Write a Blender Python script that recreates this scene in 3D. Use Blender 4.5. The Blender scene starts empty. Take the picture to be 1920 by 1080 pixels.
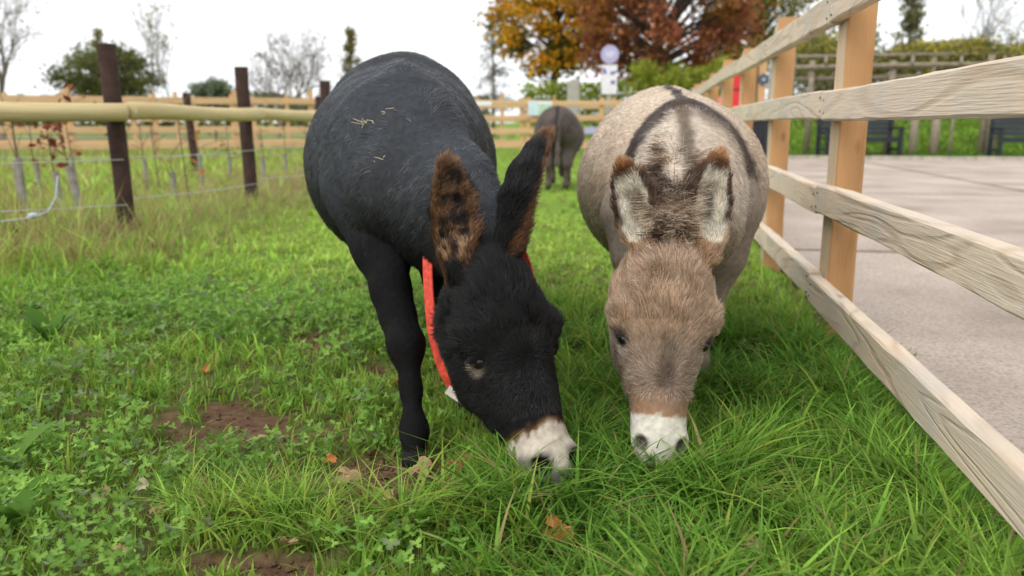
import bpy, math, random
import numpy as np
from mathutils import Vector, Matrix

R = math.radians
rng = np.random.default_rng(7)
random.seed(7)
scene = bpy.context.scene
col = scene.collection

# ------------------------------------------------------------------ camera, sky, light, exposure
CAM_Z, PITCH, FPX = 0.80, R(11.68), 1500.0
cam_data = bpy.data.cameras.new('camera')
cam = bpy.data.objects.new('camera', cam_data)
col.objects.link(cam)
cam.location = (0, 0, CAM_Z)
cam.rotation_euler = (math.pi / 2 - PITCH, 0, 0)
cam_data.sensor_width = 36.0
cam_data.lens = 36.0 * FPX / 1920.0
cam_data.clip_start, cam_data.clip_end = 0.05, 3000
cam_data.dof.use_dof = True
cam_data.dof.focus_distance = 1.72
cam_data.dof.aperture_fstop = 3.0
scene.camera = cam

world = bpy.data.worlds.new('World')
scene.world = world
world.use_nodes = True
wn, wl = world.node_tree.nodes, world.node_tree.links
wn.clear()
SUN_EL, SUN_AZ = R(46), R(-140)         # behind thin cloud, over the photographer's left shoulder
sky = wn.new('ShaderNodeTexSky')
sky.sky_type = 'NISHITA'
sky.sun_disc = False
sky.sun_elevation, sky.sun_rotation = SUN_EL, SUN_AZ
sky.dust_density = 4.0
hsv = wn.new('ShaderNodeHueSaturation')
hsv.inputs['Saturation'].default_value = 0.12
hsv.inputs['Value'].default_value = 0.9
cl = wn.new('ShaderNodeMix'); cl.data_type = 'RGBA'
cl.inputs['Factor'].default_value = 0.82   # even cloud sheet over the clear sky
cl.inputs['B'].default_value = (8.9, 9.1, 9.3, 1)
bg = wn.new('ShaderNodeBackground'); bg.inputs['Strength'].default_value = 0.12
wo = wn.new('ShaderNodeOutputWorld')
wl.new(sky.outputs[0], hsv.inputs['Color'])
wl.new(hsv.outputs[0], cl.inputs['A'])
wl.new(cl.outputs['Result'], bg.inputs['Color'])
wl.new(bg.outputs[0], wo.inputs['Surface'])

sun_data = bpy.data.lights.new('sun', 'SUN')
sun_data.energy, sun_data.angle, sun_data.color = 1.2, R(30), (1.0, 0.96, 0.9)
sun = bpy.data.objects.new('sun', sun_data)
col.objects.link(sun)
sun_dir = Vector((math.sin(SUN_AZ) * math.cos(SUN_EL), math.cos(SUN_AZ) * math.cos(SUN_EL), math.sin(SUN_EL)))
sun.rotation_euler = sun_dir.to_track_quat('Z', 'Y').to_euler()
sun.location = (0, 0, 30)

scene.view_settings.view_transform = 'Standard'
scene.view_settings.look = 'None'
scene.view_settings.gamma = 1.0
scene.view_settings.use_curve_mapping = False
scene.view_settings.exposure = 0.5
scene.cycles.max_bounces = 8
scene.cycles.transparent_max_bounces = 8

# ------------------------------------------------------------------ helpers
_cp, _sp = math.cos(PITCH), math.sin(PITCH)
def at(u, v, Y):
    """world point at forward distance Y that the photograph shows at (u, v)"""
    dx, du = u - 960.0, 540.0 - v
    dy, dz = _cp * FPX + _sp * du, -_sp * FPX + _cp * du
    k = Y / dy
    return np.array([dx * k, Y, CAM_Z + dz * k])
def ground_at(u, v, z=0.0):
    dx, du = u - 960.0, 540.0 - v
    dy, dz = _cp * FPX + _sp * du, -_sp * FPX + _cp * du
    k = (z - CAM_Z) / dz
    return np.array([dx * k, dy * k, z])

def unit(v):
    v = np.asarray(v, float)
    return v / (np.linalg.norm(v, axis=-1, keepdims=True) + 1e-12)

def _hash(ix, iy, iz, seed):
    h = (ix.astype(np.int64) * 374761393 + iy.astype(np.int64) * 668265263 + iz.astype(np.int64) * 2147483647 + seed * 974634777) & 0xFFFFFFFF
    h = ((h ^ (h >> 13)) * 1274126177) & 0xFFFFFFFF
    h = (h ^ (h >> 16)) & 0xFFFFFFFF
    return h.astype(np.float64) / 0xFFFFFFFF
def vnoise(P, scale, seed=0):
    """smooth value noise, 0..1, P (N,2|3)"""
    P = np.asarray(P, float) * scale
    if P.shape[1] == 2:
        P = np.concatenate([P, np.zeros((len(P), 1))], 1)
    i = np.floor(P).astype(np.int64); f = P - i
    f = f * f * (3 - 2 * f)
    out = 0
    for a in (0, 1):
        for b in (0, 1):
            for c in (0, 1):
                w = (f[:, 0] if a else 1 - f[:, 0]) * (f[:, 1] if b else 1 - f[:, 1]) * (f[:, 2] if c else 1 - f[:, 2])
                out = out + w * _hash(i[:, 0] + a, i[:, 1] + b, i[:, 2] + c, seed)
    return out
def sstep(x, a, b):
    t = np.clip((x - a) / (b - a), 0, 1)
    return t * t * (3 - 2 * t)
def lerp(a, b, t):
    return a + (b - a) * t

def np_mesh(name, verts, faces_list, colors=None, smooth=False, cname='tint'):
    """faces_list: list of (M,k) int arrays; colors: (V,3) per vertex"""
    me = bpy.data.meshes.new(name)
    verts = np.asarray(verts, np.float32)
    me.vertices.add(len(verts))
    me.vertices.foreach_set('co', verts.ravel())
    loops = np.concatenate([f.ravel() for f in faces_list]).astype(np.int32)
    sizes = np.concatenate([np.full(len(f), f.shape[1]) for f in faces_list]).astype(np.int32)
    starts = np.concatenate([[0], np.cumsum(sizes)[:-1]]).astype(np.int32)
    me.loops.add(len(loops)); me.loops.foreach_set('vertex_index', loops)
    me.polygons.add(len(sizes)); me.polygons.foreach_set('loop_start', starts)
    me.update(calc_edges=True)
    me.polygons.foreach_set('use_smooth', np.full(len(sizes), bool(smooth)))
    if colors is not None:
        at_ = me.attributes.new(cname, 'FLOAT_COLOR', 'POINT')
        c = np.ones((len(verts), 4), np.float32); c[:, :3] = colors
        at_.data.foreach_set('color', c.ravel())
    return me

def link(name, me, material=None, parent=None, loc=None, rot=None):
    o = bpy.data.objects.new(name, me)
    col.objects.link(o)
    if parent is not None: o.parent = parent
    if loc is not None: o.location = loc
    if rot is not None: o.rotation_euler = rot
    if material is not None and me is not None and len(me.materials) == 0:
        me.materials.append(material)
    return o
def empty(name, loc=(0, 0, 0), rz=0):
    o = bpy.data.objects.new(name, None); col.objects.link(o)
    o.location = loc; o.rotation_euler = (0, 0, rz); o.empty_display_size = 0.1
    return o
def tag(o, label=None, cat=None, group=None, kind=None):
    if label: o['label'] = label
    if cat: o['category'] = cat
    if group: o['group'] = group
    if kind: o['kind'] = kind
    return o

class MB:
    """collects shapes into one mesh"""
    def __init__(s): s.v, s.f, s.c, s.n = [], {}, [], 0
    def add(s, v, f, c=(1, 1, 1)):
        v = np.asarray(v, float)
        for q in (f if isinstance(f, list) else [f]):
            q = np.asarray(q)
            s.f.setdefault(q.shape[1], []).append(q + s.n)
        s.v.append(v); s.n += len(v)
        c = np.asarray(c, float)
        s.c.append(np.broadcast_to(c, (len(v), 3)))
        return s
    def box(s, lo, hi, c=(1, 1, 1), M=None):
        x0, y0, z0 = lo; x1, y1, z1 = hi
        v = np.array([[x0,y0,z0],[x1,y0,z0],[x1,y1,z0],[x0,y1,z0],[x0,y0,z1],[x1,y0,z1],[x1,y1,z1],[x0,y1,z1]], float)
        if M is not None: v = v @ M[:3, :3].T + M[:3, 3]
        return s.add(v, np.array([[0,3,2,1],[4,5,6,7],[0,1,5,4],[1,2,6,5],[2,3,7,6],[3,0,4,7]]), c)
    def tube(s, pts, radii, sides=8, c=(1, 1, 1), cap=True):
        pts = np.asarray(pts, float); n = len(pts)
        radii = np.broadcast_to(np.asarray(radii, float), (n,))
        t = np.gradient(pts, axis=0); t = unit(t)
        ref = np.array([0, 0, 1.0]) if abs(t[0, 2]) < 0.9 else np.array([1.0, 0, 0])
        a = np.linspace(0, 2 * math.pi, sides, endpoint=False)
        V = []
        for i in range(n):
            x = unit(np.cross(ref, t[i])); y = np.cross(t[i], x)
            V.append(pts[i] + radii[i] * (np.cos(a)[:, None] * x + np.sin(a)[:, None] * y))
        V = np.concatenate(V)
        F = []
        for i in range(n - 1):
            for j in range(sides):
                k = (j + 1) % sides
                F.append([i*sides+j, i*sides+k, (i+1)*sides+k, (i+1)*sides+j])
        fl = [np.array(F)]
        if cap:
            fl.append(np.array([list(range(sides))[::-1]])); fl.append(np.array([list(range((n-1)*sides, n*sides))]))
        return s.add(V, fl, c)
    def mesh(s, name, smooth=False):
        return np_mesh(name, np.concatenate(s.v), [np.concatenate(q) for q in s.f.values()], np.concatenate(s.c), smooth)
    def build(s, name, material, parent=None, smooth=False, loc=None, rot=None):
        return link(name, s.mesh(name, smooth), material, parent, loc, rot)

# ------------------------------------------------------------------ materials
def new_mat(name):
    m = bpy.data.materials.new(name); m.use_nodes = True
    nt = m.node_tree; b = nt.nodes['Principled BSDF']
    return m, nt.nodes, nt.links, b
def ramp(n, stops):
    r = n.new('ShaderNodeValToRGB'); e = r.color_ramp.elements
    while len(e) < len(stops): e.new(0.5)
    for k, (p, c) in enumerate(stops):
        e[k].position = p; e[k].color = (c[0], c[1], c[2], 1)
    return r
def plain(name, c, rough=0.7, spec=0.3, var=0.15, scale=8.0, bump=0.0, metal=0.0):
    m, n, l, b = new_mat(name)
    tc = n.new('ShaderNodeTexCoord'); nz = n.new('ShaderNodeTexNoise')
    nz.inputs['Scale'].default_value = scale; nz.inputs['Detail'].default_value = 5
    l.new(tc.outputs['Object'], nz.inputs['Vector'])
    r = ramp(n, [(0.3, [x * (1 - var) for x in c]), (0.7, [min(1, x * (1 + var)) for x in c])])
    l.new(nz.outputs['Fac'], r.inputs[0]); l.new(r.outputs[0], b.inputs['Base Color'])
    b.inputs['Roughness'].default_value = rough; b.inputs['Specular IOR Level'].default_value = spec
    b.inputs['Metallic'].default_value = metal
    if bump:
        bp = n.new('ShaderNodeBump'); bp.inputs['Strength'].default_value = bump; bp.inputs['Distance'].default_value = 0.01
        l.new(nz.outputs['Fac'], bp.inputs['Height']); l.new(bp.outputs[0], b.inputs['Normal'])
    return m
def tinted(name, rough=0.7, spec=0.2, transl=0.0, var=0.0, vscale=20):
    """colour from the vertex attribute 'tint', leaves let some light through"""
    m, n, l, b = new_mat(name)
    a = n.new('ShaderNodeAttribute'); a.attribute_name = 'tint'
    src = a.outputs['Color']
    if var:
        tc = n.new('ShaderNodeTexCoord'); nz = n.new('ShaderNodeTexNoise'); nz.inputs['Scale'].default_value = vscale
        nz.inputs['Detail'].default_value = 6
        l.new(tc.outputs['Object'], nz.inputs['Vector'])
        mr = n.new('ShaderNodeMapRange'); mr.inputs['From Min'].default_value = .3; mr.inputs['From Max'].default_value = .7
        mr.inputs['To Min'].default_value = 1 - var; mr.inputs['To Max'].default_value = 1 + var
        l.new(nz.outputs['Fac'], mr.inputs['Value'])
        mx = n.new('ShaderNodeVectorMath'); mx.operation = 'SCALE'
        l.new(src, mx.inputs[0]); l.new(mr.outputs[0], mx.inputs['Scale']); src = mx.outputs[0]
        bp = n.new('ShaderNodeBump'); bp.inputs['Strength'].default_value = .3; bp.inputs['Distance'].default_value = 0.01
        l.new(nz.outputs['Fac'], bp.inputs['Height']); l.new(bp.outputs[0], b.inputs['Normal'])
    l.new(src, b.inputs['Base Color'])
    b.inputs['Roughness'].default_value = rough; b.inputs['Specular IOR Level'].default_value = spec
    if transl:
        t = n.new('ShaderNodeBsdfTranslucent'); l.new(src, t.inputs['Color'])
        mx = n.new('ShaderNodeMixShader'); mx.inputs[0].default_value = transl
        o = n['Material Output']
        l.new(b.outputs[0], mx.inputs[1]); l.new(t.outputs[0], mx.inputs[2]); l.new(mx.outputs[0], o.inputs['Surface'])
    return m
def timber(name, light, dark, freq=38.0, stain=None, rough=0.8, along='X'):
    """sawn timber: growth rings drawn out along the plank, knots, saw marks"""
    m, n, l, b = new_mat(name)
    tc = n.new('ShaderNodeTexCoord'); oi = n.new('ShaderNodeObjectInfo')
    off = n.new('ShaderNodeVectorMath'); off.operation = 'MULTIPLY_ADD'
    l.new(oi.outputs['Random'], off.inputs[0]); off.inputs[1].default_value = (17.0, 3.1, 5.3)
    l.new(tc.outputs['Object'], off.inputs[2])
    mp = n.new('ShaderNodeMapping')
    mp.inputs['Scale'].default_value = (.85, 6, 6) if along == 'X' else (6, 6, .85)
    l.new(off.outputs[0], mp.inputs['Vector'])
    n1 = n.new('ShaderNodeTexNoise'); n1.inputs['Scale'].default_value = 1.0; n1.inputs['Detail'].default_value = 1.5
    n1.inputs['Distortion'].default_value = 0.6
    l.new(mp.outputs[0], n1.inputs['Vector'])
    mul = n.new('ShaderNodeMath'); mul.operation = 'MULTIPLY'; mul.inputs[1].default_value = freq
    l.new(n1.outputs['Fac'], mul.inputs[0])
    sn = n.new('ShaderNodeMath'); sn.operation = 'SINE'; l.new(mul.outputs[0], sn.inputs[0])
    # fine fibre
    mp2 = n.new('ShaderNodeMapping'); mp2.inputs['Scale'].default_value = (8, 260, 260) if along == 'X' else (260, 260, 8)
    l.new(off.outputs[0], mp2.inputs['Vector'])
    n2 = n.new('ShaderNodeTexNoise'); n2.inputs['Scale'].default_value = 1.0; n2.inputs['Detail'].default_value = 4
    l.new(mp2.outputs[0], n2.inputs['Vector'])
    # broad patches, weathering
    n3 = n.new('ShaderNodeTexNoise'); n3.inputs['Scale'].default_value = 3.5; n3.inputs['Detail'].default_value = 6
    l.new(off.outputs[0], n3.inputs['Vector'])
    r1 = ramp(n, [(0.0, dark), (0.45, lerp(np.array(dark), np.array(light), .7)), (1.0, light)])
    ln = n.new('ShaderNodeMapRange'); ln.inputs['From Min'].default_value = .25; ln.inputs['From Max'].default_value = 1.0
    l.new(sn.outputs[0], ln.inputs['Value'])
    f1 = n.new('ShaderNodeMath'); f1.operation = 'MULTIPLY_ADD'; f1.inputs[1].default_value = -0.52; f1.inputs[2].default_value = 0.50
    l.new(ln.outputs[0], f1.inputs[0])
    f2 = n.new('ShaderNodeMath'); f2.operation = 'MULTIPLY_ADD'; f2.inputs[1].default_value = 0.75
    l.new(n2.outputs['Fac'], f2.inputs[0]); l.new(f1.outputs[0], f2.inputs[2])
    l.new(f2.outputs[0], r1.inputs[0])
    mx = n.new('ShaderNodeMix'); mx.data_type = 'RGBA'
    st = stain if stain is not None else [x * .72 for x in light]
    mx.inputs['B'].default_value = (*st, 1)
    pr = ramp(n, [(0.38, (0, 0, 0)), (0.66, (.85, .85, .85))])
    l.new(n3.outputs['Fac'], pr.inputs[0]); l.new(pr.outputs[0], mx.inputs['Factor'])
    l.new(r1.outputs[0], mx.inputs['A'])
    # knots
    vo = n.new('ShaderNodeTexVoronoi'); vo.inputs['Scale'].default_value = 1.0
    mp3 = n.new('ShaderNodeMapping'); mp3.inputs['Scale'].default_value = (2.2, 5, 5) if along == 'X' else (5, 5, 2.2)
    l.new(off.outputs[0], mp3.inputs['Vector']); l.new(mp3.outputs[0], vo.inputs['Vector'])
    kr = ramp(n, [(0.03, (.8, .8, .8)), (0.10, (0, 0, 0))])
    l.new(vo.outputs['Distance'], kr.inputs[0])
    mk = n.new('ShaderNodeMix'); mk.data_type = 'RGBA'; mk.inputs['B'].default_value = (dark[0]*.5, dark[1]*.4, dark[2]*.35, 1)
    l.new(kr.outputs[0], mk.inputs['Factor']); l.new(mx.outputs['Result'], mk.inputs['A'])
    l.new(mk.outputs['Result'], b.inputs['Base Color'])
    b.inputs['Roughness'].default_value = rough; b.inputs['Specular IOR Level'].default_value = 0.2
    bp = n.new('ShaderNodeBump'); bp.inputs['Strength'].default_value = .8; bp.inputs['Distance'].default_value = 0.004
    l.new(f2.outputs[0], bp.inputs['Height']); l.new(bp.outputs[0], b.inputs['Normal'])
    return m

M_RAIL = timber('bleached_rail', (.68, .56, .43), (.37, .23, .12), freq=52, stain=(.53, .47, .40))
M_POST = timber('treated_post', (.55, .31, .14), (.34, .16, .06), freq=26, along='Z', stain=(.46, .26, .12))
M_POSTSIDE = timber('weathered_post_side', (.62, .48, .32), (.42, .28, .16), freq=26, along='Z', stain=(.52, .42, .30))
M_FARTIMBER = timber('new_timber', (.62, .41, .22), (.42, .23, .10), freq=20, stain=(.55, .38, .22))
M_FARPOST = timber('new_timber_post', (.60, .38, .19), (.40, .20, .08), freq=20, along='Z', stain=(.52, .33, .18))
M_POLE = timber('peeled_pole', (.58, .47, .26), (.40, .29, .13), freq=16, stain=(.50, .42, .22))
M_BROWNPOST = plain('creosoted_post', (.050, .026, .021), .75, .25, .35, 14, .5)
M_OLDWOOD = plain('weathered_wood', (.24, .20, .15), .85, .2, .3, 12, .4)
M_WIRE = plain('wire', (.45, .47, .50), .45, .5, .1, 20, 0, .3)
M_BLUEROPE = plain('rope', (.44, .46, .50), .8, .2, .2, 60)
M_GUARD = plain('sapling_guard', (.25, .235, .205), .6, .3, .3, 18, .2)
M_TWIG = plain('twig_bark', (.16, .11, .07), .85, .15, .3, 25)
M_NAVY = plain('bench_plastic', (.018, .022, .033), .5, .4, .25, 10)
M_BARK = plain('bark', (.10, .08, .065), .9, .1, .35, 6, .5)
M_PALEBARK = plain('pale_bark', (.20, .17, .14), .9, .1, .3, 6, .4)
M_LEAF = tinted('leaf', .6, .15, .45)
M_GRASS = tinted('grass_blade', .55, .16, .45)
M_DEAD = tinted('dead_leaf', .75, .2, .15, .3, 60)

# ------------------------------------------------------------------ ground
FD = np.array([0.1642, 0.9864]); FR = np.array([0.9864, -0.1642])   # along / right of the timber fence
F0 = FR * 0.62
def fence_off(x, y):
    """signed distance to the right of the fence's grass side"""
    return (x - F0[0]) * FR[0] + (y - F0[1]) * FR[1]
def gz(x, y):
    x = np.asarray(x, float); y = np.asarray(y, float)
    P = np.stack([x.ravel(), y.ravel()], 1)
    b = (vnoise(P, 1.1, 3) - .5) * .05 + (vnoise(P, 5.0, 4) - .5) * .022 + (vnoise(P, 19.0, 5) - .5) * .010
    b = b.reshape(x.shape)
    off = fence_off(x, y)
    flat = sstep(off, -0.05, 0.12)
    b = b * (1 - flat) - 0.03 * flat
    bank = sstep(x, 3.5, 7.0) * sstep(y, 19.9, 26.0) * 1.45
    return b + bank
SOIL = []
for (u, v, rx, ry) in [(430, 785, .21, .15), (520, 810, .16, .10), (700, 890, .17, .10), (640, 915, .13, .07), (780, 885, .10, .10),
                       (720, 690, .10, .09), (480, 1065, .14, .04), (330, 830, .09, .06), (1080, 690, .10, .10), (200, 925, .08, .05),
                       (740, 930, .16, .06), (600, 640, .08, .08), (1450, 905, .04, .05), (640, 985, .07, .04)]:
    g = ground_at(u, v); SOIL.append((g[0], g[1], rx * .92, ry * .92))
def soil(x, y):
    s = np.zeros_like(x)
    for (cx, cy, rx, ry) in SOIL:
        s = np.maximum(s, 1.15 - ((x - cx) / rx) ** 2 * .5 - ((y - cy) / ry) ** 2 * .5)
    P = np.stack([x.ravel(), y.ravel()], 1)
    nz = (vnoise(P, 9, 11).reshape(x.shape) - .5) * 1.3 + (vnoise(P, 30, 12).reshape(x.shape) - .5) * 1.1
    return np.clip(s + nz * .75, 0, 1)

gx = np.concatenate([[-900, -400, -200, -100, -60, -40, -28], np.arange(-20, -6, .5), np.arange(-6, -2.4, .12), np.arange(-2.4, 1.9, .03), np.arange(1.9, 4, .3),
                     np.arange(4, 30, .6), [32, 40, 60, 100, 200, 400, 900]])
gy = np.concatenate([[-300, -60, -20, -8, -3, -1, 0, .5], np.arange(.9, 3.4, .03), np.arange(3.4, 7, .1), np.arange(7, 30, .4), [32, 36, 42, 50, 65, 90, 140, 300, 900, 2500]])
GX, GY = np.meshgrid(gx, gy)
GZ = gz(GX, GY)
nx, ny = len(gx), len(gy)
idx = np.arange(nx * ny).reshape(ny, nx)
gf = np.stack([idx[:-1, :-1].ravel(), idx[:-1, 1:].ravel(), idx[1:, 1:].ravel(), idx[1:, :-1].ravel()], 1)
S = soil(GX, GY)
P2 = np.stack([GX.ravel(), GY.ravel()], 1)
near = 1 - sstep(GY, 3.2, 6.0)
thatch = np.array([.075, .095, .025]); lawn = np.array([.15, .25, .03]); earth = np.array([.115, .066, .040])
gc = lerp(lawn, thatch, near.ravel()[:, None])
gc = gc * (0.75 + .5 * vnoise(P2, 3, 8))[:, None]
left = (1 - sstep(GX, -3.2, -1.9)).ravel()[:, None]
gc = lerp(gc, np.array([.17, .17, .065]), left * .6)
bare = np.maximum(S, .55 * near * vnoise(P2, 14, 9).reshape(S.shape)).ravel()[:, None]
gc = lerp(gc, earth * (0.7 + .6 * vnoise(P2, 30, 10))[:, None], bare)
GZ = GZ - S * .012
gme = np_mesh('ground', np.stack([GX.ravel(), GY.ravel(), GZ.ravel()], 1), [gf], gc, True)
M_GROUND = tinted('earth', .95, .1, 0, .35, 45)
tag(link('ground', gme, M_GROUND), kind='structure')

# concrete yard: cast slabs with mossy joints
def concrete():
    m, n, l, b = new_mat('concrete')
    tc = n.new('ShaderNodeTexCoord')
    a = n.new('ShaderNodeTexNoise'); a.inputs['Scale'].default_value = 1.1; a.inputs['Detail'].default_value = 8
    c = n.new('ShaderNodeTexVoronoi'); c.inputs['Scale'].default_value = 95
    d = n.new('ShaderNodeTexNoise'); d.inputs['Scale'].default_value = 80; d.inputs['Detail'].default_value = 6
    for q in (a, c, d): l.new(tc.outputs['Object'], q.inputs['Vector'])
    r = ramp(n, [(.28, (.30, .245, .205)), (.47, (.42, .345, .295)), (.72, (.53, .45, .395))])
    l.new(a.outputs['Fac'], r.inputs[0])
    r2 = ramp(n, [(.30, (.66, .65, .63)), (.5, (.96, .96, .96)), (.72, (1.10, 1.1, 1.08))])
    l.new(d.outputs['Fac'], r2.inputs[0])
    mx = n.new('ShaderNodeMix'); mx.data_type = 'RGBA'; mx.blend_type = 'MULTIPLY'; mx.inputs['Factor'].default_value = 1
    l.new(r.outputs[0], mx.inputs['A']); l.new(r2.outputs[0], mx.inputs['B'])
    r3 = ramp(n, [(0, (.75, .73, .7)), (1, (1.15, 1.15, 1.15))])
    l.new(c.outputs['Color'], r3.inputs[0])
    mx2 = n.new('ShaderNodeMix'); mx2.data_type = 'RGBA'; mx2.blend_type = 'MULTIPLY'; mx2.inputs['Factor'].default_value = .35
    l.new(mx.outputs['Result'], mx2.inputs['A']); l.new(r3.outputs[0], mx2.inputs['B'])
    l.new(mx2.outputs['Result'], b.inputs['Base Color'])
    b.inputs['Roughness'].default_value = .9; b.inputs['Specular IOR Level'].default_value = .2
    bp = n.new('ShaderNodeBump'); bp.inputs['Strength'].default_value = .3; bp.inputs['Distance'].default_value = .004
    l.new(d.outputs['Fac'], bp.inputs['Height']); l.new(bp.outputs[0], b.inputs['Normal'])
    return m
M_CONC = concrete()
M_MOSS = plain('joint_moss', (.075, .085, .03), .95, .1, .5, 25, .6)
def fpt(o, s, z):
    p = F0 + FR * o + FD * s
    return (p[0] - 0, p[1], z)
def yard_poly(o0, o1, s0, s1, z):
    return [fpt(o0, s0, z), fpt(o1, s0, z), fpt(o1, s1, z), fpt(o0, s1, z)]
pv = np.array(yard_poly(.16, 26, -3, 19.2, -.022))
pavement = link('pavement', np_mesh('pavement', pv, [np.array([[0, 1, 2, 3]])], np.ones((4, 3))), M_MOSS)
tag(pavement, kind='structure')
slab_s = [-3, 1.0, 5.35, 9.9, 14.5, 19.15]
slab_o = [.17, 3.85, 10.5, 17.0, 26]
for i in range(len(slab_s) - 1):
    for j in range(len(slab_o) - 1):
        g = .045
        o0, o1, s0, s1 = slab_o[j] + g, slab_o[j + 1] - g, slab_s[i] + g, slab_s[i + 1] - g
        N = 40 if j == 0 else 8
        bot, edge = [], []
        per = []
        for t in np.linspace(0, 1, N, endpoint=False): per.append((lerp(o0, o1, t), s0))
        for t in np.linspace(0, 1, N, endpoint=False): per.append((o1, lerp(s0, s1, t)))
        for t in np.linspace(0, 1, N, endpoint=False): per.append((lerp(o1, o0, t), s1))
        for t in np.linspace(0, 1, N, endpoint=False): per.append((o0, lerp(s1, s0, t)))
        per = np.array(per)
        jit = (vnoise(per, 9, 40 + i) - .5) * (.012) + (vnoise(per, 2.5, 41) - .5) * .012
        wob = np.where(per[:, 0] < .3, (vnoise(per, 4, 44) - .25) * .14, jit)
        per[:, 0] += np.where((per[:, 0] < o0 + .001), np.abs(wob), -np.abs(jit) * (per[:, 0] > o1 - .001))
        per[:, 1] += np.where(per[:, 1] < s0 + .001, np.abs(jit), -np.abs(jit) * (per[:, 1] > s1 - .001))
        n4 = len(per)
        v = [fpt(o, s, -.004) for o, s in per] + [fpt(o, s, -.06) for o, s in per]
        k = np.arange(n4); k2 = (k + 1) % n4
        side = np.stack([k, k + n4, k2 + n4, k2], 1)
        me = np_mesh('concrete_slab', np.array(v), [np.arange(n4)[None, :], side], np.ones((2 * n4, 3)))
        link('concrete_slab', me, M_CONC, pavement)
# kerb edging along the bank
kb = empty('kerb'); tag(kb, kind='structure')
M_KERB = plain('kerb_stone', (.42, .38, .31), .9, .1, .2, 9, .4)
for i in range(14):
    a, b_ = fpt(1.0 + i * 1.1, 19.2, 0), fpt(1.0 + (i + 1) * 1.1 - .02, 19.2, 0)
    MB().box((0, -.05, -.08), (1.08, .05, .07 + .015 * math.sin(i * 3.1))).build('kerb_stone', M_KERB, kb, loc=a, rot=(0, 0, math.atan2(FR[1], FR[0])))

# ------------------------------------------------------------------ timber pieces
def plank_mesh(L, h, t, seed, name='rail', wob=.004):
    """sawn plank along X, front face -Y, waney chamfered edges"""
    r = np.random.default_rng(seed)
    n = max(3, int(L / .12)); c = min(.006, t * .15)
    xs = np.linspace(0, L, n)
    prof = np.array([[-t/2+c, -h/2], [t/2-c, -h/2], [t/2, -h/2+c], [t/2, h/2-c], [t/2-c, h/2], [-t/2+c, h/2], [-t/2, h/2-c], [-t/2, -h/2+c]])
    V = []
    w = np.cumsum(r.normal(0, wob * .25, (n, 2)), 0); w -= np.linspace(0, 1, n)[:, None] * w[-1]
    for i, x in enumerate(xs):
        p = prof + r.normal(0, wob * .22, prof.shape) + w[i]
        V.append(np.column_stack([np.full(8, x), p]))
    V = np.concatenate(V)
    F = [[i*8+j, i*8+(j+1) % 8, (i+1)*8+(j+1) % 8, (i+1)*8+j] for i in range(n-1) for j in range(8)]
    return np_mesh(name, V, [np.array(F)[:, ::-1], np.arange(8)[None, :], np.arange((n-1)*8, n*8)[::-1][None, :]], np.ones((len(V), 3)))
def post_mesh(h, a, b, seed, name='post', slope=.02, below=.25):
    """squared post, a along X, b along Y, sloping top, origin on the ground"""
    r = np.random.default_rng(seed); c = .006
    prof = np.array([[-a/2+c, -b/2], [a/2-c, -b/2], [a/2, -b/2+c], [a/2, b/2-c], [a/2-c, b/2], [-a/2+c, b/2], [-a/2, b/2-c], [-a/2, -b/2+c]])
    zs = np.linspace(-below, h, 12); V = []
    for z in zs:
        p = prof + r.normal(0, .0009, prof.shape)
        V.append(np.column_stack([p, np.full(8, z)]))
    V[-1][:, 2] += (V[-1][:, 0] / a) * slope
    V = np.concatenate(V); n = len(zs)
    F = [[i*8+j, i*8+(j+1) % 8, (i+1)*8+(j+1) % 8, (i+1)*8+j] for i in range(n-1) for j in range(8)]
    return np_mesh(name, V, [np.array(F), np.arange(8)[::-1][None, :], np.arange((n-1)*8, n*8)[None, :]], np.ones((len(V), 3)))

M_NAIL = plain('nail_steel', (.07, .06, .055), .5, .4, .3, 200, 0, .5)
# near fence on the right: posts behind, four rails on the grass side
fence_ang = math.atan2(FD[1], FD[0])
RAILZ = [1.198, .862, .522, .188]
fence = tag(empty('post_and_rail_fence', (F0[0], F0[1], 0), fence_ang),
            'four rail sawn timber fence with bleached rails along the concrete yard', 'fence')
post_s = [-1.7, -.3, 1.22] + [3.127 + 1.6 * k for k in range(0, 12)]
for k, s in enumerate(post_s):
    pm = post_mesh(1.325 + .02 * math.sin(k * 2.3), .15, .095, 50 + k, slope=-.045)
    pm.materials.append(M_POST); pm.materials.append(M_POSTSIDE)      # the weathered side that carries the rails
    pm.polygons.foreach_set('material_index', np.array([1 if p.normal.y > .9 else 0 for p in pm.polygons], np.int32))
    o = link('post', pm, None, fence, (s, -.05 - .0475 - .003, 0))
for ri, z in enumerate(RAILZ):
    k = 1
    while k < len(post_s) - 2:
        s0, s1 = post_s[k] , post_s[k + 2]
        dz = (.004, -.003, .003, -.004)[(ri + k // 2) % 4]
        me = plank_mesh(s1 - s0 - .004, .103, .048, 200 + ri * 20 + k)
        rl = link('rail', me, M_RAIL, fence, (s0 + .002, -.026, z + dz), (R(random.uniform(-.6, .6)), 0, 0))
        if s0 < 8:
            for sp_ in (s0 + .035, post_s[k + 1] - .02, s1 - .035):
                for zz in (-.026, .024):
                    MB().tube(np.array([[0, .022, 0], [0, .0262, 0]]), .0042, 8).build('nail_head', M_NAIL, rl, loc=(sp_ - s0 + random.uniform(-.01, .01), 0, zz + random.uniform(-.006, .006)))
        k += 2

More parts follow.
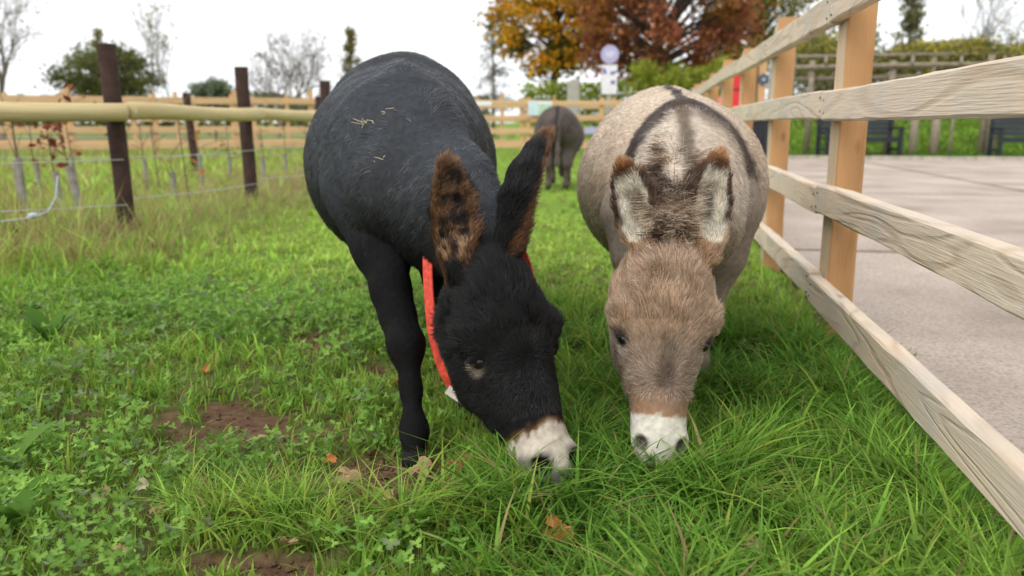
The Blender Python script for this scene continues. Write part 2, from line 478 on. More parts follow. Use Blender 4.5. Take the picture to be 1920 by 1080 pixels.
def far_fence(name, p0, p1, label, h=1.38, rails=(1.26, .92, .58, .24), spacing=1.75, rail=(.11, .04), post=.11, seed=0, jitter=.1, group=None, extra=None):
    p0, p1 = np.array(p0, float), np.array(p1, float); d = p1 - p0; L = np.linalg.norm(d); ang = math.atan2(d[1], d[0])
    t = tag(empty(name, (p0[0], p0[1], 0), ang), label, 'fence', group)
    n = int(round(L / spacing)); sp = L / n
    pms = [post_mesh(h + dh, post, post, seed + i, slope=.01) for i, dh in enumerate((0, .08, .2))]
    rms = [plank_mesh(sp - .004, rail[0], rail[1], seed + 9 + i, wob=.006) for i in range(2)]
    rr = random.Random(seed)
    for i in range(n + 1):
        link('post', pms[rr.choice((0, 0, 1, 1, 2)) if jitter else 0], M_FARPOST, t, (i * sp, 0, 0))
    for i in range(n):
        for z in rails:
            link('rail', rms[i % 2], M_FARTIMBER, t, (i * sp + .002, -post / 2 - rail[1] / 2 - .002, z + rr.uniform(-.012, .012)))
    return t
far_fence('timber_fence', (-12.5, 16.2), (-1.5, 20.0), 'pale new timber rail fence with tall posts behind the saplings', seed=300, h=1.42, spacing=1.6, rail=(.14, .04), rails=(1.28, .96, .64, .32))
far_fence('timber_fence', (-1.4, 20.1), (4.0, 20.1), 'new timber rail fence crossing the paddock behind the small distant donkey', seed=330, h=1.40, spacing=1.8)
far_fence('timber_fence', (-15, 21.5), (-1.0, 24.0), 'second row of new timber fence farther back behind the brown posts', seed=360, h=1.5, spacing=1.5, rail=(.12, .04), rails=(1.36, 1.0, .62, .28))
far_fence('timber_fence', (-17, 27.5), (1.5, 29.0), 'farthest pale timber fence below the tree line', seed=420, h=1.75, spacing=1.9, rail=(.13, .04), rails=(1.5, .9))
far_fence('timber_fence', (-1.0, 23.4), (4.2, 23.4), 'back row of timber fence seen through the rails by the sign board', seed=390, h=1.3, spacing=1.2, rail=(.14, .04))

# round pole fence on the left
def round_post(h, r, seed, name='post'):
    rr = np.random.default_rng(seed); zs = np.linspace(-.3, h, 9)
    pts = np.column_stack([rr.normal(0, .002, 9), rr.normal(0, .002, 9), zs])
    m = MB().tube(pts, r * (1 + rr.normal(0, .015, 9)), 14)
    return m.mesh(name, False)
PL = [(-4.6, 3.9), (-2.615, 5.42), (-2.365, 7.3), (-2.10, 9.25), (-1.75, 11.3)]
pole_fence = tag(empty('pole_fence', (PL[1][0], PL[1][1], 0)), 'fence of dark brown round posts with one peeled pole rail and wires', 'fence')
base = np.array([PL[1][0], PL[1][1], 0])
tilt = [(0, 0), (R(.6), R(-.9)), (0, R(-1.0)), (0, 0), (0, 0)]
for k, (x, y) in enumerate(PL):
    o = link('post', round_post(1.32 - .02 * k, .058, 500 + k), M_BROWNPOST, pole_fence, (x - base[0], y - base[1], 0), (tilt[k][0], tilt[k][1], 0))
pr = []
for k in range(len(PL) - 1):
    a, b = np.array([*PL[k], .872]), np.array([*PL[k + 1], .868])
    d = unit(b - a); nrm = np.array([d[1], -d[0], 0]) * .112
    ts = np.linspace(-.012, 1.012, 10)
    pts = a + nrm + (b - a) * ts[:, None]; pts[:, 2] += .006 * np.sin(np.linspace(0, 6, 10) + k)
    rad = .058 + .003 * np.sin(np.linspace(0, 5, 10) + k * 2)
    rad = rad * (1.06 if k == 0 else .97)
    pts = np.concatenate([pts[:1] - d * .008, pts, pts[-1:] + d * .008]); rad = np.concatenate([[.045], rad, [.045]])
    mid = pts[0].copy(); loc = mid - base; ang = math.atan2(d[1], d[0])
    c, s = math.cos(-ang), math.sin(-ang); q = pts - mid
    q = np.column_stack([q[:, 0] * c - q[:, 1] * s, q[:, 0] * s + q[:, 1] * c, q[:, 2]])
    MB().tube(q, rad, 16).build('rail', M_POLE, pole_fence, True, loc=loc, rot=(0, 0, ang))
for z0, z1 in ((.575, .56), (.30, .26)):
    for k in range(len(PL) - 1):
        a, b = np.array([*PL[k], z0]), np.array([*PL[k + 1], z1])
        d = unit(b - a); nrm = np.array([d[1], -d[0], 0]) * .062
        ts = np.linspace(0, 1, 9)
        pts = a + nrm + (b - a) * ts[:, None]; pts[:, 2] -= .012 * np.sin(ts * math.pi)
        MB().tube(pts - base, .0032, 5).build('wire', M_WIRE, pole_fence)
# loose rope tied on the lower wire
pr_ = np.array([at(-20, 418, 4.6), at(30, 412, 4.75), at(62, 408, 4.85), at(90, 396, 4.95), at(105, 370, 5.0), at(108, 330, 5.02)])
rope = MB().tube(pr_, .005, 6)
kn = pr_[2] + np.column_stack([np.linspace(-.03, .03, 5), np.linspace(-.01, .02, 5), [0, .01, .012, .008, .004]])
rope.tube(kn, [.006, .017, .02, .016, .006], 8)
tag(rope.build('rope', M_BLUEROPE, None, True), 'pale blue knotted rope hanging on the lower fence wire', 'rope')
# second row of brown posts behind the saplings
B2 = [(-7.9, 12.0), (-4.85, 12.4), (-3.3, 14.0), (-1.4, 15.4)]
back_row = tag(empty('wire_fence', (B2[0][0], B2[0][1], 0)), 'farther row of dark brown posts with thin wires behind the saplings', 'fence')
for k, (x, y) in enumerate(B2):
    link('post', round_post(1.24, .058, 520 + k), M_BROWNPOST, back_row, (x - B2[0][0], y - B2[0][1], 0), (0, R((-1, -3, 0, 0)[k]), 0))
for z in (.95, .6, .3):
    for k in range(3):
        a, b = np.array([*B2[k], z]), np.array([*B2[k+1], z])
        MB().tube(np.stack([a, (a+b)/2 - [0, 0, .02], b]) - np.array([*B2[0], 0]), .004, 4).build('wire', M_WIRE, back_row)

# ------------------------------------------------------------------ trees
def leaf_quads(C, size, tints, up=0.4, r=rng):
    n = len(C)
    a = unit(r.normal(0, 1, (n, 3)) + [0, 0, up]); b = unit(np.cross(a, r.normal(0, 1, (n, 3)))); c = np.cross(a, b)
    sz = size * r.uniform(.6, 1.4, n)[:, None]
    V = np.stack([C - b * sz * .6, C + c * sz * .38 + a * sz * .1, C + b * sz * .6, C - c * sz * .38 + a * sz * .1], 1).reshape(-1, 3)
    F = np.arange(n * 4).reshape(n, 4)
    return V, F, np.repeat(tints, 4, 0)
def palette(n, cols, r):
    cols = np.array(cols); k = r.integers(0, len(cols), n)
    return cols[k] * r.uniform(.7, 1.25, n)[:, None]
def limb(p, q, r0, r1, r, bend=.12, n=6):
    t = np.linspace(0, 1, n)[:, None]; L = np.linalg.norm(q - p)
    mid = r.normal(0, bend * L * .5, 3) + np.array([0, 0, bend * L * .6])
    pts = p + (q - p) * t + mid * (t * (1 - t) * 2)
    return pts, np.linspace(r0, r1, n)
def leafy_tree(name, x, y, H, rx, rz, zc, nclump, nleaf, size, cols, label, seed, spread=.55, trunk=.25, bark=None, z0=0, group=None, shell=.55, cols2=None):
    r = np.random.default_rng(seed)
    t = tag(empty(name, (x, y, z0)), label, 'tree', group)
    tb = MB()
    tp, tr = limb(np.array([0, 0, -.4]), np.array([r.normal(0, .2), r.normal(0, .2), zc + rz * .55]), trunk, trunk * .25, r, .04, 8)
    tb.tube(tp, tr, 9)
    d = unit(r.normal(0, 1, (nclump, 3))); d[:, 2] = np.abs(d[:, 2]) * np.where(r.random(nclump) < .42, -.8, 1)
    rad = r.uniform(shell, 1, nclump)[:, None] ** .7
    C = d * rad * np.array([rx, rx, rz]) + np.array([0, 0, zc])
    lo = min(tp[3, 2], zc - rz * .75)
    for c in C:
        f = np.clip((c[2] - lo) / (zc + rz - lo), .02, .85); k = tp[0] + 0
        zz = lerp(lo, zc + rz * .3, f * .75); i = np.searchsorted(tp[:, 2], zz); i = min(max(i, 1), 7)
        w = (zz - tp[i-1, 2]) / (tp[i, 2] - tp[i-1, 2] + 1e-9); s = lerp(tp[i-1], tp[i], np.clip(w, 0, 1))
        lp, lr = limb(s, c, trunk * .28, .012, r, .14, 6); tb.tube(lp, lr, 5, cap=False)
        for _ in range(3):
            e = c + r.normal(0, spread * .8, 3); q, qr = limb(lp[3], e, .03, .006, r, .1, 4); tb.tube(q, qr, 4, cap=False)
    tb.build('trunk', bark or M_BARK, t, True)
    k = r.integers(0, nclump, nleaf)
    P = C[k] + r.normal(0, 1, (nleaf, 3)) * spread * np.array([1, 1, .7]) * r.uniform(.6, 1.2, nclump)[k][:, None]
    tint = palette(nleaf, cols, r)
    if cols2 is not None:
        m = r.random(nclump)[k] < .35; tint[m] = palette(m.sum(), cols2, r)
    tint *= r.uniform(.75, 1.2, nclump)[k][:, None]
    V, F, T = leaf_quads(P, size, tint, r=r)
    link('crown', np_mesh('crown', V, [F], T), M_LEAF, t)
    return t
def bare_tree(name, x, y, H, spread, label, seed, levels=6, trunk=.2, bark=None, nleaf=0, cols=None, upward=.25, first=.3, ang=.55, z0=0):
    r = np.random.default_rng(seed); t = tag(empty(name, (x, y, z0)), label, 'tree'); tr = MB(); cr = MB(); tips = []
    def grow(p, d, L, rad, lev):
        n = 4; q = p.copy(); pts = [p]
        dd = d.copy()
        for _ in range(n - 1):
            dd = unit(dd + r.normal(0, .13, 3) + [0, 0, upward * .12]); q = q + dd * L / (n - 1); pts.append(q)
        (tr if lev < 2 else cr).tube(np.array(pts), np.linspace(rad, rad * .62, n), 8 if lev < 1 else (5 if lev < 3 else 3), cap=False)
        if lev >= levels: tips.append(q); return
        nb = (3 if lev < 3 else 2) + (r.random() < .45)
        for b in range(nb):
            ax = unit(np.cross(dd, r.normal(0, 1, 3))); th = r.uniform(.4, 1.25) * ang
            nd = unit(dd * math.cos(th) + ax * math.sin(th) * np.array([spread, spread, 1]) + [0, 0, upward * .3])
            s = pts[-1] if b < 2 else pts[r.integers(1, 3)]
            grow(s, nd, L * r.uniform(.62, .86), max(.006, rad * .6), lev + 1)
    grow(np.array([0, 0, -.3]), np.array([0, 0, 1.0]), H * first, trunk, 0)
    tr.build('trunk', bark or M_BARK, t, True); cr.build('crown', bark or M_BARK, t, True)
    if nleaf:
        tp = np.array(tips); P = tp[r.integers(0, len(tp), nleaf)] + r.normal(0, .15, (nleaf, 3))
        V, F, T = leaf_quads(P, .11, palette(nleaf, cols, r), r=r); link('foliage', np_mesh('foliage', V, [F], T), M_LEAF, t)
    return t
def conifer(name, x, y, H, rad, label, seed, nleaf, cols, z_lo=.15, droop=-.15, size=.16, bark=None, z0=0, dens=60):
    r = np.random.default_rng(seed); t = tag(empty(name, (x, y, z0)), label, 'tree'); tr = MB()
    tr.tube(np.array([[0, 0, -.3], [0, 0, H * .5], [r.normal(0, .05), 0, H]]), [H * .018, H * .011, .01], 7)
    L = []
    for i in range(dens):
        f = r.uniform(z_lo, .98); a = r.uniform(0, 2 * math.pi); ln = rad * (1 - f) ** .75 * r.uniform(.6, 1.1) + .1
        p = np.array([0, 0, f * H]); q = p + np.array([math.cos(a) * ln, math.sin(a) * ln, ln * (droop + r.normal(0, .15))])
        lp, lr = limb(p, q, .02 * (1 - f) + .012, .005, r, .12, 5); tr.tube(lp, lr, 4, cap=False); L.append(lp)
    tr.build('trunk', bark or M_BARK, t, True)
    k = r.integers(0, len(L), nleaf); s = r.random(nleaf) ** .6
    P = np.array([L[a][0] * (1 - b) + L[a][-1] * b for a, b in zip(k, s)]) + r.normal(0, size * .8, (nleaf, 3)); P[:, 2] -= np.abs(r.normal(0, size * .5, nleaf))
    V, F, T = leaf_quads(P, size, palette(nleaf, cols, r), r=r); link('crown', np_mesh('crown', V, [F], T), M_LEAF, t)
    return t
def gx_at(u, Y): return (u - 960) / 1531.7 * Y
ORANGE = [(.72, .34, .02), (.80, .42, .03), (.62, .27, .02), (.48, .30, .03), (.36, .30, .05)]
RUST = [(.33, .105, .06), (.40, .14, .075), (.26, .085, .055), (.46, .20, .08), (.33, .15, .075)]
OLIVE = [(.22, .23, .05), (.30, .26, .06), (.36, .27, .06), (.16, .19, .05)]
DKGREEN = [(.12, .15, .045), (.15, .17, .05), (.10, .12, .04), (.20, .19, .06)]
leafy_tree('autumn_tree', gx_at(1035, 40), 40, 10, 2.9, 3.9, 5.9, 80, 12500, .19, ORANGE, 'tree with bright orange and yellow autumn leaves', 601, .42, .22, cols2=[(.16, .16, .03), (.12, .13, .03)])
leafy_tree('autumn_tree', gx_at(1235, 34), 34, 10, 3.5, 3.6, 4.9, 100, 15000, .17, RUST, 'tree with dark russet red autumn leaves beyond the paddock', 602, .42, .28, cols2=[(.30, .13, .03)])
leafy_tree('autumn_tree', gx_at(1415, 44), 44, 10, 2.7, 3.6, 5.8, 70, 11000, .17, OLIVE, 'olive green tree turning yellow beside the russet tree', 603, .42, .25)
leafy_tree('spreading_tree', gx_at(215, 48), 48, 5, 2.75, 1.75, 3.35, 70, 7000, .17, DKGREEN, 'low dark green spreading tree behind the brown posts', 604, .42, .25)
leafy_tree('round_bush', gx_at(403, 45), 45, 3, 1.0, .8, 2.35, 26, 2600, .15, [(.18, .23, .14), (.22, .26, .16), (.14, .18, .11)], 'small grey green rounded bush beyond the timber fence', 605, .22, .1)
conifer('narrow_conifer', gx_at(198, 52), 52, 6.6, .7, 'narrow pointed green tree rising above the spreading tree', 606, 1500, OLIVE, .3, .3, .15)
conifer('narrow_conifer', gx_at(662, 46), 46, 6.0, .95, 'slim pointed olive conifer beside the black donkey', 607, 2600, [(.26, .23, .09), (.32, .27, .10), (.2, .19, .07)], .15, .35, .14)
conifer('sparse_conifer', gx_at(925, 48), 48, 7.0, 2.0, 'thin grey sparse larch beside the orange tree', 608, 1500, [(.16, .16, .13), (.12, .12, .10), (.2, .18, .14)], .2, -.05, .12, M_PALEBARK, 0, 120)
bare_tree('slender_tree', gx_at(330, 40), 40, 6.0, .3, 'tall slender nearly leafless young tree behind the pale posts', 617, 5, .045, M_PALEBARK, 420, OLIVE, .8, .36, .22)
bare_tree('bare_tree', gx_at(518, 42), 42, 7.6, 1.25, 'round crowned leafless tree beyond the pole rail', 610, 7, .13, M_PALEBARK, 900, [(.22, .17, .11), (.2, .14, .09)], .25, .24, .62)
bare_tree('bare_tree', gx_at(-2, 36), 36, 9.4, 1.2, 'large leafless tree with fine spreading twigs at paddock edge', 611, 7, .16, M_PALEBARK, 700, [(.2, .18, .12), (.16, .15, .08)], .2, .26, .62)
conifer('narrow_conifer', gx_at(1690, 44), 44, 9.0, 1.3, 'tall pointed conifer above the vine hedge', 612, 3800, [(.24, .24, .12), (.20, .21, .10), (.30, .27, .15)], .1, .1, .17)
bare_tree('bare_tree', gx_at(1795, 40), 40, 7.2, .9, 'leafless tree standing behind the yellowing vine hedge', 613, 6, .09, M_BARK, 500, OLIVE, .3, .34, .5)
bare_tree('bare_tree', gx_at(1915, 46), 46, 7.5, 1.0, 'faint leafless tree behind the hedge past the second bench', 614, 6, .09, M_PALEBARK, 300, OLIVE, .3, .3, .55)
leafy_tree('hedge_tree', gx_at(1555, 38), 38, 6, 2.1, 1.9, 3.4, 46, 5200, .15, [(.20, .23, .10), (.27, .27, .13), (.16, .18, .08)], 'grey green bushy tree between the fence posts and conifer', 615, .4, .15)
leafy_tree('hedge_tree', gx_at(1850, 52), 52, 6, 3.2, 1.6, 3.6, 46, 2600, .16, OLIVE, 'thin yellow green tree crown behind the bare trees', 616, .5, .12)

# hedges and vines
def hedge(name, p0, p1, z0, z1, w, n, size, cols, label, seed, cat='hedge', wave=.25):
    r = np.random.default_rng(seed); p0, p1 = np.array(p0, float), np.array(p1, float)
    t = r.random(n); k = p0 + (p1 - p0) * t[:, None]
    top = z1 + (vnoise(np.column_stack([t * 9, t * 0]), 1, seed) - .5) * wave * 2
    z = z0 + (top - z0) * r.random(n) ** .7
    P = np.column_stack([k[:, 0] + r.normal(0, w * .4, n) * .3, k[:, 1] + r.normal(0, w * .5, n), z + gz(k[:, 0], k[:, 1]) * 0])
    patch = vnoise(P, 1.6, seed + 1)
    tint = palette(n, cols, r) * (.6 + .8 * patch)[:, None]
    th = tag(empty(name, ((p0 + p1)[0] / 2, (p0 + p1)[1] / 2, 0)), label, cat)
    b = np.array(th.location)
    V, F, T = leaf_quads(P - b, size, tint, r=r)
    link('foliage', np_mesh('foliage', V, [F], T), M_LEAF, th)
    st = MB()
    for i in range(24):
        q = p0 + (p1 - p0) * r.random(); a = np.array([q[0], q[1], -.1]); e = np.array([q[0] + r.normal(0, .3), q[1] + r.normal(0, .15), lerp(z0, z1, r.uniform(.5, 1))])
        lp, lr = limb(a - b, e - b, .03, .01, r, .05, 5); st.tube(lp, lr, 4, cap=False)
    st.build('stem', M_TWIG, th)['kind'] = 'stuff'
    return th
hedge('hedge', (gx_at(985, 30), 30), (gx_at(1180, 30), 30), .6, 2.15, 1.2, 3600, .13, [(.22, .29, .03), (.34, .37, .05), (.16, .22, .03)], 'low green hedge under the orange and russet trees', 620)
hedge('hedge', (gx_at(1185, 26), 26), (gx_at(1350, 25), 25), .9, 2.45, 1.0, 4200, .12, [(.26, .30, .03), (.34, .35, .05), (.17, .22, .03)], 'bright yellow green clipped hedge beneath the russet tree', 621, wave=.4)
hedge('vine_hedge', (gx_at(1480, 25.5), 25.5), (gx_at(1980, 24), 24), 2.05, 3.15, .9, 9000, .11, [(.38, .34, .05), (.25, .26, .07), (.19, .20, .07), (.50, .42, .05), (.28, .24, .13)], 'tangled yellow green vine along the rustic pergola', 622, wave=.35)
hedge('shrub_row', (gx_at(1440, 29), 29), (gx_at(1990, 28), 28), 1.3, 3.0, 1.0, 6500, .12, [(.22, .21, .13), (.28, .26, .17), (.16, .17, .09)], 'grey brown shrubs growing on top of the grass bank', 623, wave=.6)

hedge('hedgerow', (-62, 66), (-2, 70), .0, 2.6, 2.0, 9000, .42, [(.16, .18, .07), (.22, .21, .09), (.13, .14, .06)], 'long dull green hedgerow on the far side of the fields', 624, wave=.8)
# rustic pergola along the bank
per = tag(empty('pergola', (gx_at(1665, 20.6), 20.6, 0)), 'rustic pergola of weathered round poles along the grass bank', 'pergola')
pb = np.array(per.location)
for u, v, r_ in ((1515, 118, .075), (1665, 118, .085), (1845, 108, .09), (1985, 100, .09), (1440, 125, .07)):
    x = gx_at(u, 20.6); h = .8 + (230 - v) / 1531 * 20.6
    MB().tube(np.array([[x, 20.6, -.2], [x + .01, 20.6, h * .5], [x, 20.6, h]]) - pb, [r_, r_ * .95, r_ * .9], 10).build('post', M_OLDWOOD, per, True)
for u, h in ((1480, 2.0), (1600, 1.9), (1740, 2.0), (1880, 2.1)):
    x = gx_at(u, 24); z0 = float(gz(np.array([x]), np.array([24.0]))[0])
    MB().tube(np.array([[x, 24, z0 - .2], [x, 24, z0 + 1], [x, 24, z0 + h - .4]]) - pb, .07, 8).build('post', M_OLDWOOD, per, True)
for z, y in ((2.12, 20.5), (1.85, 20.72), (2.3, 24.0), (2.65, 24.1)):
    a, b = np.array([gx_at(1425, y), y, z]), np.array([gx_at(2000, y), y, z + .12])
    MB().tube(np.stack([a, (a + b) / 2 + [0, 0, .02], b]) - pb, .055, 8).build('beam', M_OLDWOOD, per, True)
for u in (1460, 1540, 1620, 1700, 1790, 1870, 1940):
    a, b = np.array([gx_at(u, 20.4), 20.4, 2.24]), np.array([gx_at(u, 24.2) , 24.2, 2.72])
    MB().tube(np.stack([a, (a + b) / 2, b]) - pb, .04, 6).build('cross_pole', M_OLDWOOD, per, True)
for k, (u, v, hh, r_, lab) in enumerate(((1600, 285, .9, .05, 'short slim post behind the bench between pergola posts'), (1715, 290, 1.05, .10, 'stout short post just past the end of the first bench'), (1755, 282, 1.0, .11, 'stoutest short post midway between the two benches'), (1786, 288, 1.1, .035, 'thin dark stake between the two benches'), (1862, 288, 1.1, .11, 'stout short post beside the second bench arm'))):
    y = 20.3; x = gx_at(u, y)
    o = MB().tube(np.array([[0, 0, -.2], [.01, 0, hh * .5], [0, 0, hh]]), [r_, r_, r_ * .96], 9).build('wooden_stump_post', M_OLDWOOD, None, True, loc=(x, y, 0))
    tag(o, lab, 'post', 'short verge posts')

# benches
def bench(x, y, rz, w, label):
    t = tag(empty('park_bench', (x, y, 0), rz), label, 'bench', None)
    for s in (-1, 1):
        for yy in (-.24, .26):
            MB().box((-.04, -.04, 0), (.04, .04, .64 if yy < 0 else .9)).build('leg', M_NAVY, t, loc=(s * (w / 2 - .05), yy, 0))
        MB().box((-.045, -.32, 0), (.045, .3, .05)).build('armrest', M_NAVY, t, loc=(s * (w / 2 - .05), 0, .642))
        MB().box((-.035, -.2, 0), (.035, .22, .06)).build('side_rail', M_NAVY, t, loc=(s * (w / 2 - .05), 0, .14))
    for i in range(4):
        MB().box((-w / 2 + .10, -.05, 0), (w / 2 - .10, .05, .04)).build('seat_slat', M_NAVY, t, loc=(0, -.2 + .125 * i, .42))
    for i in range(4):
        MB().box((-w / 2 + .095, -.018, 0), (w / 2 - .095, .018, .10)).build('back_slat', M_NAVY, t, loc=(0, .235 + .02 * i, .5 + .115 * i), rot=(R(-10), 0, 0))
    MB().box((-w / 2 + .09, -.03, 0), (w / 2 - .09, .03, .07)).build('seat_rail', M_NAVY, t, loc=(0, -.235, .348))
    return t
bench(gx_at(1614, 19.6), 19.6, R(4), 1.9, 'dark slatted bench facing the yard, between two pergola posts')
bench(gx_at(1952, 19.0), 19.0, R(-6), 2.0, 'dark slatted bench at the end of the grass verge past the thick post')

# ------------------------------------------------------------------ signs and yard things
M_WHITE = plain('white_board', (.74, .74, .78), .5, .3, .05, 4)
M_LILAC = plain('lilac_board', (.42, .40, .62), .5, .3, .06, 4)
M_PURPLE = plain('purple_print', (.20, .16, .42), .5, .3, .1, 9)
M_GREENPRINT = plain('green_print', (.42, .58, .46), .5, .3, .25, 5)
M_BLUEPRINT = plain('blue_print', (.52, .66, .72), .5, .3, .15, 5)
M_RED = plain('red_paint', (.62, .03, .03), .45, .4, .1, 5)
M_DARKBIN = plain('bin_plastic', (.022, .026, .036), .5, .4, .2, 6)
M_GREYDISC = plain('grey_disc', (.06, .09, .12), .5, .4, .15, 20)
M_STEEL = plain('galvanised_steel', (.55, .56, .57), .4, .5, .1, 9, 0, .6)
M_STONE = plain('grey_post', (.38, .37, .33), .85, .2, .15, 6, .3)
def disc(mb, c, r, t, n=32, col_=(1, 1, 1)):
    a = np.linspace(0, 2 * math.pi, n, endpoint=False)
    ring = np.column_stack([np.cos(a) * r, np.zeros(n), np.sin(a) * r])
    V = np.concatenate([ring - [0, t / 2, 0], ring + [0, t / 2, 0]]) + c
    k = np.arange(n); k2 = (k + 1) % n
    return mb.add(V, [np.stack([k, k + n, k2 + n, k2], 1), k[None, :], (k + n)[::-1][None, :]], col_)
Y = 21.6; x = gx_at(1140, Y)
sg = tag(empty('paddock_sign', (x, Y, 0)), 'white notice with a round lilac sign above on a post', 'sign')
MB().box((-.06, -.03, -.3), (.06, .03, 2.3)).build('post', M_STONE, sg)
zt = .8 + (230 - 107) / 1531 * Y
rd = disc(MB(), (0, -.05, 0), .235, .03).build('round_sign', M_LILAC, sg, loc=(0, 0, zt))
for zz, w in ((.05, .11), (.0, .13), (-.05, .09)):
    MB().box((-w, -.072, zz - .012), (w, -.066, zz + .012)).build('text_line', M_WHITE, rd)
zb = .8 + (230 - 152) / 1531 * Y
bd = MB().box((-.20, -.065, -.37), (.20, -.035, .37)).build('notice_board', M_WHITE, sg, loc=(0, 0, zb))
for (a, b, c, d) in ((-.17, .14, -.08, .24), (.02, .12, .12, .2), (.1, .16, .18, .22), (-.18, .22, -.12, .30), (.04, -.12, .15, -.02)):
    MB().box((a, -.071, b), (c, -.066, d)).build('print_block', M_PURPLE, bd)
Y = 20.0
x0, x1 = gx_at(990, Y), gx_at(1034, Y)
ib = tag(empty('information_board', ((x0 + x1) / 2, Y - .115, 0)), 'pale blue and green information panel fixed to the fence', 'sign')
w = x1 - x0; zc = .8 + (230 - 204) / 1531 * Y
MB().box((-w / 2, -.01, zc - .17), (w / 2, .02, zc + .17)).build('panel', M_WHITE, ib)
MB().box((-w / 2 + .02, -.016, zc - .15), (-.05, -.012, zc + .15)).build('picture', M_BLUEPRINT, ib)
MB().box((-.04, -.016, zc - .15), (w / 2 - .02, -.012, zc + .1)).build('picture', M_GREENPRINT, ib)
x0, x1 = gx_at(886, Y), gx_at(922, Y); zc = .8 + (230 - 195) / 1531 * Y
tag(MB().box((-(x1 - x0) / 2, -.01, -.05), ((x1 - x0) / 2, .02, .05)).build('name_board', M_WHITE, None, loc=((x0 + x1) / 2, Y - .12, zc)), 'narrow white name strip fixed under the top fence rail', 'sign')
x0, x1 = gx_at(1096, Y), gx_at(1134, Y); zc = .8 + (230 - 244) / 1531 * Y
tag(MB().box((-(x1 - x0) / 2, -.01, -.08), ((x1 - x0) / 2, .02, .08)).build('lilac_panel', M_LILAC, None, loc=((x0 + x1) / 2, Y - .12, zc)), 'small lilac panel low on the fence below the notice', 'sign')
Yp = 21.2; xp = gx_at(1074, Yp)
tag(link('gate_post', post_mesh(.8 + (230 - 153) / 1531 * Yp, .30, .22, 700, slope=.05), M_STONE, None, (xp, Yp, 0)), 'thick pale grey gate post behind the fence', 'post')
# shed-like rails behind
# red stand, bin and gate on the yard
Yb = 16.6; xb = gx_at(1419, Yb)
bn = tag(empty('waste_bin', (xb, Yb, 0)), 'tall dark waste bin standing on the yard behind the fence', 'bin')
V = []
for z, a in ((.06, .17), (.82, .21)):
    V += [[-a, -a, z], [a, -a, z], [a, a, z], [-a, a, z]]
MB().add(np.array(V), np.array([[0,3,2,1],[4,5,6,7],[0,1,5,4],[1,2,6,5],[2,3,7,6],[3,0,4,7]])).build('bin_body', M_DARKBIN, bn)
MB().box((-.23, -.24, .82), (.23, .23, .87)).build('lid', M_DARKBIN, bn)
for xx in (-.1, 0, .1): MB().box((xx - .012, -.215, .15), (xx + .012, -.185, .75)).build('rib', M_DARKBIN, bn)
for sx in (-.17, .17):
    MB().tube(np.array([[sx - .02, .16, .07], [sx + .02, .16, .07]]), .07, 12).build('wheel', M_DARKBIN, bn)
Yr = 15.6; xr = gx_at(1375, Yr)
rs = tag(empty('red_box_stand', (xr, Yr, 0)), 'red box on a red pedestal seen between fence posts', 'box')
MB().box((-.19, -.12, .95), (.19, .12, 1.90)).build('box_body', M_RED, rs)
MB().box((-.2, -.13, 1.40), (.2, .13, 1.425)).build('seam', M_DARKBIN, rs)
MB().box((-.11, -.09, .03), (.11, .09, .95)).build('pedestal', M_RED, rs)
MB().box((-.2, -.2, 0), (.2, .2, .03)).build('base_plate', M_DARKBIN, rs)
Yr2 = 14.6
rc = tag(empty('traffic_cone', (gx_at(1349, Yr2), Yr2, 0)), 'faded red cone on top of a short stand beside the red box', 'cone')
MB().box((-.16, -.16, 0), (.16, .16, .55)).build('stand', M_STONE, rc)
MB().tube(np.array([[0, 0, .55], [0, 0, .8], [0, 0, 1.25]]), [.14, .1, .03], 14).build('cone_body', plain('faded_red', (.60, .12, .12), .5, .3, .1, 5), rc, True)
Yg = 18.2
gt = tag(empty('yard_gate', (gx_at(1420, Yg), Yg, 0)), 'timber gate posts with a grey disc latch plate and steel drop rod', 'gate')
link('post', post_mesh(2.25, .14, .14, 710), M_FARPOST, gt, (gx_at(1424, Yg) - gx_at(1420, Yg), 0, 0))
link('post', post_mesh(2.32, .10, .12, 711), M_FARPOST, gt, (gx_at(1411, Yg) - gx_at(1420, Yg), .12, 0))
zt = .8 + (230 - 152) / 1531 * Yg
disc(MB(), (0, 0, 0), .12, .03).build('latch_plate', M_GREYDISC, gt, loc=(gx_at(1424, Yg) - gx_at(1420, Yg), -.09, zt))
disc(MB(), (0, 0, 0), .03, .03).build('lock_boss', M_STEEL, gt, loc=(gx_at(1424, Yg) - gx_at(1420, Yg), -.11, zt))
MB().tube(np.array([[0, 0, .05], [0, 0, 1.1], [0, 0, 2.25]]), .018, 8).build('drop_rod', M_STEEL, gt, loc=(gx_at(1437, Yg) - gx_at(1420, Yg), -.03, 0))
for z in (.3, .8, 1.3):
    link('rail', plank_mesh(1.3, .09, .03, 712), M_FARTIMBER, gt, (-1.38, .0, z))

